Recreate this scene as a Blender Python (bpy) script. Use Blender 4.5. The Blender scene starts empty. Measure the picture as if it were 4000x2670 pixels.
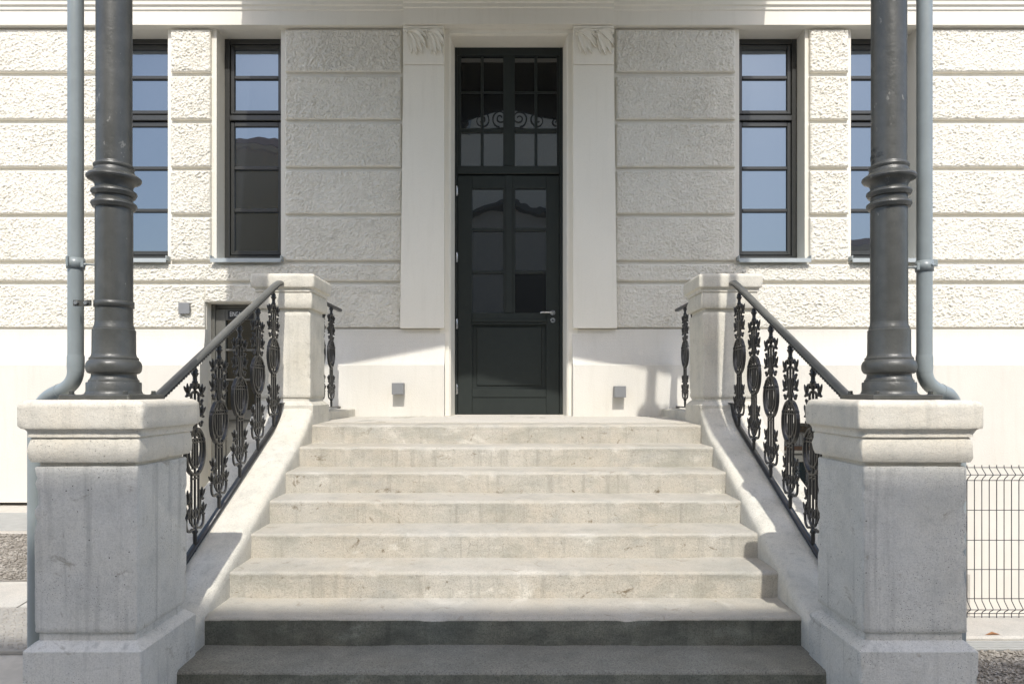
import bpy, bmesh, math, random
import numpy as np
from mathutils import Vector, Matrix

scene = bpy.context.scene
COL = scene.collection
random.seed(7)
R = math.radians

# ------------------------------------------------------------------ camera, sky, sun, exposure
CAM = Vector((0.056, 0.0, 0.252))          # eye, metres; z = 0 is the landing, y = 0 the camera, facade near y = 7.3
cam = bpy.data.cameras.new('camera'); cam_o = bpy.data.objects.new('camera', cam); COL.objects.link(cam_o)
cam_o.location = CAM; cam_o.rotation_euler = (R(90), 0, 0)
cam.sensor_width = 36.0; cam.lens = 24.0; cam.shift_x = -0.0017; cam.shift_y = 0.0494
cam.clip_start = 0.05; cam.clip_end = 600.0
scene.camera = cam_o

SUN_D = Vector((-0.075, 1.0, -1.17)).normalized()      # direction the light travels
world = bpy.data.worlds.new('World'); scene.world = world; world.use_nodes = True
wn = world.node_tree.nodes; wl = world.node_tree.links; wn.clear()
sky = wn.new('ShaderNodeTexSky'); sky.sky_type = 'NISHITA'; sky.sun_disc = False
sky.sun_elevation = math.asin(-SUN_D.z); sky.sun_rotation = math.atan2(-SUN_D.x, -SUN_D.y)
sky.air_density = 1.0; sky.dust_density = 2.4; sky.ozone_density = 1.25
bg = wn.new('ShaderNodeBackground'); bg.inputs['Strength'].default_value = 0.15
wo = wn.new('ShaderNodeOutputWorld')
wl.new(sky.outputs['Color'], bg.inputs['Color']); wl.new(bg.outputs['Background'], wo.inputs['Surface'])
sl = bpy.data.lights.new('sun', 'SUN'); sl.energy = 2.1; sl.angle = R(0.5); sl.color = (1.0, 0.965, 0.905)
so = bpy.data.objects.new('sun', sl); COL.objects.link(so)
so.rotation_euler = SUN_D.to_track_quat('-Z', 'Y').to_euler(); so.location = (1.5, -15, 20)
vs = scene.view_settings
vs.view_transform = 'Standard'; vs.look = 'None'; vs.exposure = 0.92; vs.gamma = 1.0; vs.use_curve_mapping = False
scene.render.engine = 'CYCLES'
scene.cycles.use_denoising = True
scene.cycles.max_bounces = 8; scene.cycles.diffuse_bounces = 5; scene.cycles.glossy_bounces = 4

# ------------------------------------------------------------------ helpers
WLOC = {}
def _o(name, data, parent, loc, rot):
    o = bpy.data.objects.new(name, data); COL.objects.link(o)
    loc = Vector(loc); WLOC[o] = loc
    if parent is not None:
        o.parent = parent; o.location = loc - WLOC[parent]
    else:
        o.location = loc
    if rot is not None: o.rotation_euler = rot
    return o
def thing(name, label, cat, loc=(0, 0, 0), group=None):
    o = _o(name, None, None, loc, None); o.empty_display_size = 0.1
    o['label'] = label; o['category'] = cat
    if group: o['group'] = group
    return o
def tag(o, label, cat, group=None):
    o['label'] = label; o['category'] = cat
    if group: o['group'] = group
    return o
def structure(o):
    o['kind'] = 'structure'; return o
def stuff(o):
    o['kind'] = 'stuff'; return o

class MB:
    """collects shapes into ONE mesh"""
    def __init__(s): s.v = []; s.f = []; s.sm = []
    def add(s, vs, fs, smooth=False):
        n = len(s.v); s.v.extend([tuple(p) for p in vs]); s.f.extend([tuple(i + n for i in f) for f in fs]); s.sm.extend([smooth] * len(fs)); return s
    def box(s, x0, x1, y0, y1, z0, z1, bev=0.0, seg=1):
        if bev <= 0:
            v = [(x0,y0,z0),(x1,y0,z0),(x1,y1,z0),(x0,y1,z0),(x0,y0,z1),(x1,y0,z1),(x1,y1,z1),(x0,y1,z1)]
            return s.add(v, [(3,2,1,0),(4,5,6,7),(0,1,5,4),(1,2,6,5),(2,3,7,6),(3,0,4,7)])
        bm = bmesh.new(); bmesh.ops.create_cube(bm, size=1.0)
        for v in bm.verts:
            v.co = ((x0+x1)/2 + v.co.x*(x1-x0), (y0+y1)/2 + v.co.y*(y1-y0), (z0+z1)/2 + v.co.z*(z1-z0))
        bmesh.ops.bevel(bm, geom=bm.edges[:], offset=min(bev, .45*min(x1-x0, y1-y0, z1-z0)), segments=seg, affect='EDGES', profile=0.5)
        bm.verts.index_update()
        s.add([v.co[:] for v in bm.verts], [[v.index for v in f.verts] for f in bm.faces]); bm.free(); return s
    def prism_z(s, poly, z0, z1):           # polygon in (x, y), counter-clockwise from above
        n = len(poly); v = [(x,y,z0) for x,y in poly] + [(x,y,z1) for x,y in poly]
        f = [tuple(range(n-1,-1,-1)), tuple(range(n,2*n))] + [(i,(i+1)%n,n+(i+1)%n,n+i) for i in range(n)]
        return s.add(v, f)
    def prism_y(s, poly, y0, y1, smooth=False):           # polygon in (x, z)
        n = len(poly); v = [(x,y0,z) for x,z in poly] + [(x,y1,z) for x,z in poly]
        f = [tuple(range(n)), tuple(range(2*n-1,n-1,-1))] + [((i+1)%n,i,n+i,n+(i+1)%n) for i in range(n)]
        return s.add(v, f, smooth)
    def prism_x(s, poly, x0, x1):           # polygon in (y, z)
        n = len(poly); v = [(x0,y,z) for y,z in poly] + [(x1,y,z) for y,z in poly]
        f = [tuple(range(n-1,-1,-1)), tuple(range(n,2*n))] + [(i,(i+1)%n,n+(i+1)%n,n+i) for i in range(n)]
        return s.add(v, f)
    def lathe(s, prof, cx, cy, n=40, cap=True):      # prof: (radius, z)
        vs_, fs = [], []
        for r, z in prof:
            for k in range(n):
                a = 2*math.pi*k/n; vs_.append((cx + r*math.cos(a), cy + r*math.sin(a), z))
        for i in range(len(prof)-1):
            for k in range(n):
                k2 = (k+1) % n; fs.append((i*n+k, i*n+k2, (i+1)*n+k2, (i+1)*n+k))
        s.add(vs_, fs, True)
        if cap:
            s.add(vs_[:n], [tuple(range(n-1,-1,-1))]); s.add(vs_[-n:], [tuple(range(n))])
        return s
    def tube(s, pts, rad, n=12, cap=True, up=(0,0,1)):
        pts = [Vector(p) for p in pts]; rr = rad if isinstance(rad, (list, tuple)) else [rad]*len(pts)
        vs_, fs = [], []; prev = None
        for i, p in enumerate(pts):
            t = (pts[min(i+1, len(pts)-1)] - pts[max(i-1, 0)]).normalized()
            if prev is None:
                a = Vector(up); a = a if abs(a.dot(t)) < .95 else Vector((1, 0, 0))
                u = t.cross(a).normalized()
            else:
                u = (prev - t*prev.dot(t)).normalized()
            w = t.cross(u).normalized(); prev = u
            for k in range(n):
                an = 2*math.pi*k/n; vs_.append(p + (u*math.cos(an) + w*math.sin(an))*rr[i])
        for i in range(len(pts)-1):
            for k in range(n):
                k2 = (k+1) % n; fs.append((i*n+k, i*n+k2, (i+1)*n+k2, (i+1)*n+k))
        s.add(vs_, fs, True)
        if cap: s.add(vs_[:n], [tuple(range(n-1,-1,-1))]); s.add(vs_[-n:], [tuple(range(n))])
        return s
    def ribbon(s, pts, w, T, closed=False, x=0.0):
        """flat bar bent in the (y, z) plane: width w in the plane, thickness T along x"""
        n = len(pts); L, Rr = [], []
        for i in range(n):
            a = pts[(i-1) % n] if (closed or i > 0) else pts[i]; b = pts[(i+1) % n] if (closed or i < n-1) else pts[i]
            dy, dz = b[0]-a[0], b[1]-a[1]; l = math.hypot(dy, dz) or 1; ny, nz = -dz/l*w/2, dy/l*w/2
            L.append((pts[i][0]+ny, pts[i][1]+nz)); Rr.append((pts[i][0]-ny, pts[i][1]-nz))
        v = []
        for (a, b) in zip(L, Rr):
            v += [(x-T/2, a[0], a[1]), (x+T/2, a[0], a[1]), (x+T/2, b[0], b[1]), (x-T/2, b[0], b[1])]
        f = []
        for i in range(n if closed else n-1):
            j = (i+1) % n
            for k in range(4): f.append((i*4+k, i*4+(k+1) % 4, j*4+(k+1) % 4, j*4+k))
        if not closed: f += [(3,2,1,0), ((n-1)*4, (n-1)*4+1, (n-1)*4+2, (n-1)*4+3)]
        return s.add(v, f)
    def ball(s, c, r, nu=10, nv=6, rot=None):
        r = (r, r, r) if not isinstance(r, (tuple, list)) else r
        vs_ = []; fs = []
        for j in range(nv+1):
            th = math.pi*j/nv
            for k in range(nu):
                ph = 2*math.pi*k/nu
                p = Vector((r[0]*math.sin(th)*math.cos(ph), r[1]*math.sin(th)*math.sin(ph), r[2]*math.cos(th)))
                if rot is not None: p = rot @ p
                vs_.append(p + Vector(c))
        for j in range(nv):
            for k in range(nu):
                fs.append((j*nu+k, (j+1)*nu+k, (j+1)*nu+(k+1) % nu, j*nu+(k+1) % nu))
        return s.add(vs_, fs, True)
    def mesh(s, name):
        me = bpy.data.meshes.new(name); me.from_pydata(s.v, [], s.f); me.polygons.foreach_set('use_smooth', s.sm)
        me.validate(); me.update()
        bm = bmesh.new(); bm.from_mesh(me); bmesh.ops.recalc_face_normals(bm, faces=bm.faces[:]); bm.to_mesh(me); bm.free()
        return me
    def obj(s, name, mat, parent=None, loc=(0,0,0), rot=None):
        me = s.mesh(name); me.materials.append(M[mat]); return _o(name, me, parent, loc, rot)
def put(name, me, parent, loc=(0,0,0), rot=None):
    return _o(name, me, parent, loc, rot)
def smooth_by_angle(o, deg=35):
    me = o.data; me.polygons.foreach_set('use_smooth', [True]*len(me.polygons))
    bm = bmesh.new(); bm.from_mesh(me)
    for e in bm.edges:
        if len(e.link_faces) == 2 and e.calc_face_angle(0) > R(deg): e.smooth = False
    bm.to_mesh(me); bm.free(); return o
def dup(o, parent, loc):
    c = o.copy(); COL.objects.link(c); WLOC[c] = Vector(loc); c.parent = parent
    c.location = Vector(loc) - (WLOC[parent] if parent else Vector((0,0,0))); return c

# ---- numpy noise
def _h(ix, iy, iz, seed):
    h = (ix.astype(np.int64)*374761393 + iy.astype(np.int64)*668265263 + iz.astype(np.int64)*2147483647 + seed*974634777) & 0xffffffff
    h = ((h ^ (h >> 13))*1274126177) & 0xffffffff; h = h ^ (h >> 16); h = (h*2246822519) & 0xffffffff; h ^= h >> 15
    return h.astype(np.float64)/4294967295.0
def vnoise(x, y, z, seed=0):
    x, y, z = [np.asarray(a, float) for a in np.broadcast_arrays(x, y, z)]
    ix, iy, iz = np.floor(x), np.floor(y), np.floor(z); fx, fy, fz = x-ix, y-iy, z-iz
    u, v, w = fx*fx*(3-2*fx), fy*fy*(3-2*fy), fz*fz*(3-2*fz); r = 0
    for a in (0, 1):
        for b in (0, 1):
            for c in (0, 1):
                r = r + _h(ix+a, iy+b, iz+c, seed)*(u if a else 1-u)*(v if b else 1-v)*(w if c else 1-w)
    return r*2-1
def fbm(x, y, z, seed=0, o=3):
    r = 0; a = 1.0; t = 0
    for k in range(o): r = r + a*vnoise(x*2**k, y*2**k, z*2**k, seed+k*17); t += a; a *= .5
    return r/t
def worley(x, y, seed=0):
    ix, iy = np.floor(x), np.floor(y); d1 = np.full(x.shape, 9.0); d2 = np.full(x.shape, 9.0); hid = np.zeros(x.shape)
    for a in (-1, 0, 1):
        for b in (-1, 0, 1):
            cx, cy = ix+a, iy+b; z = np.zeros_like(cx)
            px, py = cx+_h(cx, cy, z, seed), cy+_h(cx, cy, z, seed+5)
            d = np.hypot(px-x, py-y); hh = _h(cx, cy, z, seed+9)
            n1 = d < d1; d2 = np.where(n1, d1, np.minimum(d2, d)); hid = np.where(n1, hh, hid); d1 = np.where(n1, d, d1)
    return d1, d2, hid
def jitter(o, amp, scale=25.0, seed=0, big=0.0):
    """wear: pushes every vertex of a dense mesh a little along its normal"""
    me = o.data; n = len(me.vertices); co = np.empty(n*3); me.vertices.foreach_get('co', co); co = co.reshape(-1, 3)
    no = np.empty(n*3); me.vertices.foreach_get('normal', no); no = no.reshape(-1, 3)
    d = amp*fbm(co[:,0]*scale, co[:,1]*scale, co[:,2]*scale, seed)
    if big: d = d + big*fbm(co[:,0]*4, co[:,1]*4, co[:,2]*4, seed+3, 2)
    co = co + no*d[:,None]; me.vertices.foreach_set('co', co.ravel()); me.update(); return o

# ------------------------------------------------------------------ materials
M = {}
class NT:
    def __init__(s, name):
        m = bpy.data.materials.new(name); m.use_nodes = True; s.m = m; s.t = m.node_tree; s.n = s.t.nodes; s.l = s.t.links
        s.n.clear(); s.out = s.n.new('ShaderNodeOutputMaterial'); s.b = s.n.new('ShaderNodeBsdfPrincipled')
        s.l.new(s.b.outputs[0], s.out.inputs['Surface']); M[name] = m
        s.pos = s.n.new('ShaderNodeNewGeometry').outputs['Position']
    def node(s, t, **kw):
        n = s.n.new(t)
        for k, v in kw.items(): setattr(n, k, v)
        return n
    def link(s, a, b): s.l.new(a, b)
    def mapping(s, sc=(1,1,1), rot=(0,0,0), src=None):
        n = s.n.new('ShaderNodeMapping'); n.inputs['Scale'].default_value = sc; n.inputs['Rotation'].default_value = rot
        s.l.new(src or s.pos, n.inputs['Vector']); return n.outputs[0]
    def noise(s, scale, detail=4, rough=.55, vec=None, dist=0):
        n = s.n.new('ShaderNodeTexNoise'); n.inputs['Scale'].default_value = scale; n.inputs['Detail'].default_value = detail
        n.inputs['Roughness'].default_value = rough; n.inputs['Distortion'].default_value = dist
        s.l.new(vec or s.pos, n.inputs['Vector']); return n.outputs['Fac']
    def voro(s, scale, feature='F1', vec=None, out='Distance'):
        n = s.n.new('ShaderNodeTexVoronoi'); n.feature = feature; n.inputs['Scale'].default_value = scale
        s.l.new(vec or s.pos, n.inputs['Vector']); return n.outputs[out]
    def ramp(s, fac, a, b, ca=(0,0,0,1), cb=(1,1,1,1)):
        n = s.n.new('ShaderNodeMapRange'); n.inputs['From Min'].default_value = a; n.inputs['From Max'].default_value = b
        s.l.new(fac, n.inputs['Value']); return n.outputs[0]
    def mix(s, fac, a, b, mode='MIX'):
        n = s.n.new('ShaderNodeMix'); n.data_type = 'RGBA'; n.blend_type = mode
        for k, val in ((0, fac), (6, a), (7, b)):
            if isinstance(val, (int, float)): n.inputs[k].default_value = val
            elif isinstance(val, tuple): n.inputs[k].default_value = (*val[:3], 1)
            else: s.l.new(val, n.inputs[k])
        return n.outputs[2]
    def math(s, op, a, b=0.0):
        n = s.n.new('ShaderNodeMath'); n.operation = op
        for k, val in ((0, a), (1, b)):
            if isinstance(val, (int, float)): n.inputs[k].default_value = val
            else: s.l.new(val, n.inputs[k])
        return n.outputs[0]
    def bump(s, h, strength=.3, dist=.01, prev=None):
        n = s.n.new('ShaderNodeBump'); n.inputs['Strength'].default_value = strength; n.inputs['Distance'].default_value = dist
        s.l.new(h, n.inputs['Height'])
        if prev is not None: s.l.new(prev, n.inputs['Normal'])
        return n.outputs[0]
    def set(s, color=None, rough=.6, metal=0.0, normal=None, spec=None):
        if color is not None:
            if isinstance(color, tuple): s.b.inputs['Base Color'].default_value = (*color[:3], 1)
            else: s.l.new(color, s.b.inputs['Base Color'])
        if isinstance(rough, (int, float)): s.b.inputs['Roughness'].default_value = rough
        else: s.l.new(rough, s.b.inputs['Roughness'])
        s.b.inputs['Metallic'].default_value = metal
        if spec is not None: s.b.inputs['Specular IOR Level'].default_value = spec
        if normal is not None: s.l.new(normal, s.b.inputs['Normal'])
        return s

def plaster(name, c1, c2, bump=.25, bscale=140, bd=.004):
    t = NT(name)
    col = t.mix(t.ramp(t.noise(1.3, 5), .3, .7), c1, c2)
    col = t.mix(t.math('MULTIPLY', t.ramp(t.noise(120, 3), .40, .70), .22), col, tuple(x*.8 for x in c1))
    st = t.noise(3.0, 4, .6, t.mapping((6, 6, .5)))
    col = t.mix(t.math('MULTIPLY', t.ramp(st, .52, .80), .22), col, (c1[0]*.72, c1[1]*.70, c1[2]*.66))
    n = t.bump(t.noise(bscale, 5, .65), bump, bd)
    t.set(col, .85, normal=n, spec=.2)
plaster('plaster', (.735,.705,.63), (.70,.67,.595))
plaster('pilaster_plaster', (.80,.765,.675), (.77,.735,.645), .25, 160, .003)
plaster('rough_plaster', (.755,.725,.645), (.725,.695,.615), .9, 110, .008)
plaster('smooth_plaster', (.67,.645,.585), (.615,.59,.53), .7, 110, .005)

def stone(name, c_light, c_dark, c_warm, pore=.5, streak=.35, grime=0.0, fine=.35, patch=0.0, spots=0.0, rough_bump=.75):
    t = NT(name)
    big = t.noise(1.7, 5, .6); med = t.noise(7.5, 5, .62); fin = t.noise(150, 4, .75)
    col = t.mix(t.ramp(big, .32, .68), c_light, c_warm)
    col = t.mix(t.math('MULTIPLY', t.ramp(med, .48, .78), .75), col, c_dark)
    if patch:
        pt = t.noise(3.1, 6, .6, t.mapping((1, 1, 2.2)), .6)
        col = t.mix(t.math('MULTIPLY', t.ramp(pt, .60, .68), patch), col, tuple(min(.8, x*1.28) for x in c_light))
        gp = t.noise(2.3, 5, .6, t.mapping((1.3, 1, 2.6), (0, .5, 0)), .4)
        col = t.mix(t.math('MULTIPLY', t.ramp(gp, .55, .72), patch*.6), col, (c_dark[0]*.85, c_dark[1]*.9, c_dark[2]*1.0))
    sp = t.math('MULTIPLY', t.ramp(fin, .47, .64), fine)
    col = t.mix(sp, col, tuple(x*.45 for x in c_dark))
    col = t.mix(t.math('MULTIPLY', t.ramp(t.noise(110, 3, .7, t.mapping((1.3, 1.1, 1))), .54, .68), fine*.7), col, tuple(min(.85, x*1.25) for x in c_light))
    sk = t.noise(2.2, 4, .6, t.mapping((9, 9, .45)))
    col = t.mix(t.math('MULTIPLY', t.ramp(sk, .54, .74), streak), col, tuple(x*.62 for x in c_dark))
    pv = t.voro(85, vec=t.mapping((1, 1, 1.3)))
    pm = t.math('MULTIPLY', t.math('LESS_THAN', pv, .17), t.ramp(t.noise(3.2, 3), .42, .62))
    pv2 = t.voro(24); pm2 = t.math('MULTIPLY', t.math('LESS_THAN', pv2, .08), t.ramp(t.noise(2.2, 2), .45, .55))
    pores = t.math('MAXIMUM', pm, pm2)
    col = t.mix(t.math('MULTIPLY', pores, pore), col, (.09,.085,.075))
    if spots:
        a_ = t.ramp(t.noise(9.5, 5, .7, t.mapping((1, 1, 1.3)), .8), .61, .70)
        col = t.mix(t.math('MULTIPLY', a_, spots), col, (.20,.165,.115))
        b_ = t.ramp(t.noise(2.6, 6, .65, t.mapping((1, 1, 2.0), (0, 0, .3)), .5), .50, .70)
        col = t.mix(t.math('MULTIPLY', b_, spots*.6), col, (c_dark[0]*.80, c_dark[1]*.82, c_dark[2]*.80))
    if grime:
        g = t.noise(5.5, 6, .68, t.mapping((1, 1, 1.6)), .3)
        col = t.mix(t.math('MULTIPLY', t.ramp(g, .30, .66), grime), col, (.045,.048,.042))
    h = t.math('SUBTRACT', t.math('ADD', t.math('MULTIPLY', fin, .5), t.math('MULTIPLY', t.noise(45, 4, .6), .7)), t.math('MULTIPLY', pores, 1.2))
    t.set(col, .9, normal=t.bump(h, rough_bump, .006), spec=.2)
stone('pale_stone', (.655,.63,.56), (.46,.445,.39), (.62,.58,.485), pore=.5, streak=.3, fine=.25, spots=.25)
stone('pedestal_stone', (.63,.62,.58), (.47,.465,.43), (.62,.595,.525), pore=1.0, streak=.6, fine=.32, spots=.5)
stone('cap_stone', (.68,.65,.575), (.52,.495,.43), (.66,.60,.49), pore=.5, streak=.3, fine=.25, spots=.25)
stone('step_stone', (.475,.455,.405), (.345,.335,.295), (.46,.42,.345), pore=.35, streak=.0, fine=.32, patch=.45, spots=.5)
stone('riser_stone', (.52,.495,.435), (.37,.36,.31), (.505,.455,.37), pore=.5, streak=.5, fine=.45, patch=.75, spots=1.0, rough_bump=1.0)
stone('landing_stone', (.62,.595,.54), (.50,.48,.435), (.60,.56,.48), pore=.2, streak=.0, fine=.5, patch=.3)
stone('soiled_stone', (.27,.27,.235), (.19,.192,.168), (.265,.25,.205), pore=.3, streak=.1, fine=.8, grime=.30)
stone('crusted_stone', (.215,.225,.19), (.125,.135,.112), (.22,.215,.17), pore=.3, streak=.5, fine=.7, grime=.6, patch=.9)

def paint(name, c, rough=.4, bs=60, bump=.12, var=.15, metal=0.0, spec=.5):
    t = NT(name)
    col = t.mix(t.math('MULTIPLY', t.ramp(t.noise(14, 4), .4, .7), var), c, tuple(min(1, x*1.6+.01) for x in c))
    rg = t.math('ADD', t.math('MULTIPLY', t.noise(30, 3), .2), rough-.1)
    t.set(col, rg, metal, t.bump(t.noise(bs, 4, .6), bump, .003), spec)
def scuffed():
    t = NT('iron_paint'); c = (.060,.061,.055)
    col = t.mix(t.math('MULTIPLY', t.ramp(t.noise(9, 5, .65), .42, .72), .6), c, (.105,.105,.096))
    col = t.mix(t.ramp(t.noise(26, 5, .7, t.mapping((1, 1, .5))), .64, .69), col, (.20,.195,.175))
    col = t.mix(t.math('MULTIPLY', t.ramp(t.noise(3.5, 6, .7, t.mapping((3, 3, .6))), .60, .75), .55), col, (.030,.030,.027))
    rg = t.math('ADD', t.math('MULTIPLY', t.noise(24, 4, .6), .34), .20)
    n = t.bump(t.noise(75, 5, .65), .38, .003); n = t.bump(t.noise(14, 3, .5), .3, .005, n)
    t.set(col, rg, 0, n, .5)
scuffed()
paint('railing_iron', (.019,.0185,.017), .32, 90, .3, .5)
paint('rail_paint', (.12,.121,.112), .33, 70, .2, .25)
paint('window_paint', (.036,.037,.035), .33, 200, .05, .1)
paint('door_paint', (.024,.029,.027), .42, 220, .06, .12, spec=.25)
paint('side_door_paint', (.12,.118,.105), .45, 200, .05, .1)
paint('zinc', (.235,.265,.268), .33, 40, .06, .15, metal=.0)
paint('sill_zinc', (.36,.395,.405), .42, 40, .05, .1, metal=.0)
paint('steel', (.55,.56,.57), .28, 80, .02, .05, metal=1.0)
paint('grate_grey', (.36,.36,.34), .5, 60, .05, .2)
paint('lamp_grey', (.20,.205,.21), .5, 200, .05, .05)
paint('sign_black', (.008,.008,.009), .35, 200, .02, 0)
paint('sign_white', (.82,.82,.82), .5, 200, .02, 0)
paint('wire_paint', (.018,.019,.026), .45, 200, .02, 0)
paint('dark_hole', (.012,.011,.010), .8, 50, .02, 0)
paint('brown_wood', (.10,.052,.026), .5, 30, .1, .3)
paint('canopy_boards', (.74,.70,.61), .7, 30, .1, .2)
paint('canopy_tin', (.12,.13,.13), .5, 30, .1, .2)
paint('opposite_wall', (.66,.61,.52), .85, 60, .1, .15)
paint('brown_wall', (.30,.20,.085), .85, 60, .1, .15)
paint('shed_wall', (.30,.29,.26), .8, 30, .1, .2)
paint('roof_tiles', (.20,.10,.07), .8, 20, .3, .3)
paint('blue_plastic', (.10,.22,.30), .4, 100, .05, .1)
paint('asphalt', (.44,.415,.365), .9, 60, .5, .3)
paint('rubber_mat', (.30,.285,.255), .85, 60, .4, .25)
paint('dry_leaf', (.28,.13,.05), .7, 60, .2, .3)
stone('concrete', (.52,.50,.45), (.40,.385,.35), (.50,.46,.40), pore=.3, streak=.15)
def gravelmat():
    t = NT('gravel')
    v = t.voro(70, out='Color'); s_ = t.node('ShaderNodeSeparateColor'); t.link(v, s_.inputs[0])
    col = t.mix(s_.outputs[0], (.20,.185,.16), (.52,.48,.42)); col = t.mix(t.ramp(t.noise(6, 4), .4, .65), col, (.27,.245,.21))
    t.set(col, .95, normal=t.bump(t.voro(70), .8, .012), spec=.15)
gravelmat()
def glassmat(name, tint, refl, rough=0.0, gcol=(.93,.97,1)):
    t = NT(name)
    t.b.inputs['Base Color'].default_value = (*tint, 1); t.b.inputs['Roughness'].default_value = .25
    g = t.node('ShaderNodeBsdfGlossy'); g.inputs['Roughness'].default_value = rough; g.inputs['Color'].default_value = (*gcol, 1)
    w = t.bump(t.noise(2.4, 2, .4), .10, .02); t.link(w, g.inputs['Normal'])
    lw = t.node('ShaderNodeFresnel'); lw.inputs['IOR'].default_value = 1.5
    f = t.math('MINIMUM', t.math('ADD', lw.outputs[0], refl), 1.0)
    mx = t.node('ShaderNodeMixShader'); t.link(f, mx.inputs[0]); t.link(t.b.outputs[0], mx.inputs[1]); t.link(g.outputs[0], mx.inputs[2])
    t.link(mx.outputs[0], t.out.inputs['Surface'])
glassmat('window_glass', (.012,.015,.02), .125, 0.0, (.72,.87,1.0))
glassmat('door_glass', (.002,.003,.003), .075)

# ------------------------------------------------------------------ camera back-projection: image pixel (u, v) -> metres on the plane at depth d
def ux(u, d): return (u-1178.5)*d/1566.0 + CAM.x
def vz(v, d): return (900.0-v)*d/1566.0 + CAM.z
YJ, YB = 7.30, 7.262                    # joint plane of the rusticated wall, face of its blocks
def E(u): return ux(u, 7.28)
def V(v): return vz(v, 7.28)

# ================================================================== THE GROUND
def g_left(y): return -1.20 if y < 3.4 else (-.93 if y > 5.7 else -1.20 + .27*(y-3.4)/2.3)
def ground():
    xs = [-120,-40,-12,-8,-5,-4,-3.5,-3,-2.6,-2.3,-2.05,-1.2,1.2,2.05,2.6,3.2,4,5.5,9,12,40,120]
    ys = [-120,-40,-16,-8,-2,1,2,3,3.4,3.7,4.0,4.2,4.6,4.9,5.3,5.7,6.5,7.45,10,40,120]
    v = []; f = []
    for y in ys:
        for x in xs:
            z = g_left(y) if x <= -2.05 else (-1.30 if (x >= 2.05 and y > 2.5) else -1.22)
            if abs(x) > 9 or y > 9 or y < 0: z = -1.22
            v.append((x, y, z))
    n = len(xs)
    for j in range(len(ys)-1):
        for i in range(n-1):
            if 2.04 < xs[i] < 9 and 4.55 < ys[j] < 7.4: continue
            f.append((j*n+i, j*n+i+1, (j+1)*n+i+1, (j+1)*n+i))
    structure(MB().add(v, f).obj('ground', 'asphalt'))
    # sunken area behind the fence, with its retaining walls
    a = MB(); a.box(2.0, 9.1, 4.6, 7.6, -2.6, -2.5); a.box(2.0, 9.1, 4.52, 4.62, -2.5, -1.31); a.box(9.0, 9.1, 4.62, 7.6, -2.5, -1.24)
    structure(a.obj('sunken_area_floor', 'concrete'))
ground()
def scatter(name, n, x0, x1, y0, y1, zf, r0, r1, mat, seed):
    rnd = random.Random(seed); m = MB()
    for _ in range(n):
        x, y = rnd.uniform(x0, x1), rnd.uniform(y0, y1); r = rnd.uniform(r0, r1); z = zf(y) + r*.2
        q = [Vector((rnd.uniform(-1,1), rnd.uniform(-1,1), rnd.uniform(-1,1))).normalized() for _ in range(2)]
        rot = Matrix.Rotation(rnd.uniform(0, 6.28), 3, 'Z') @ Matrix.Rotation(rnd.uniform(-.4, .4), 3, 'X')
        p = [rot @ Vector(c) for c in ((r,0,0),(0,r*.8,0),(-r*.9,0,0),(0,-r*.7,0),(r*.1,0,r*.6),(0,0,-r*.5))]
        m.add([c + Vector((x, y, z)) for c in p], [(0,1,4),(1,2,4),(2,3,4),(3,0,4),(1,0,5),(2,1,5),(3,2,5),(0,3,5)])
    o = stuff(m.obj(name, mat)); return o
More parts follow.
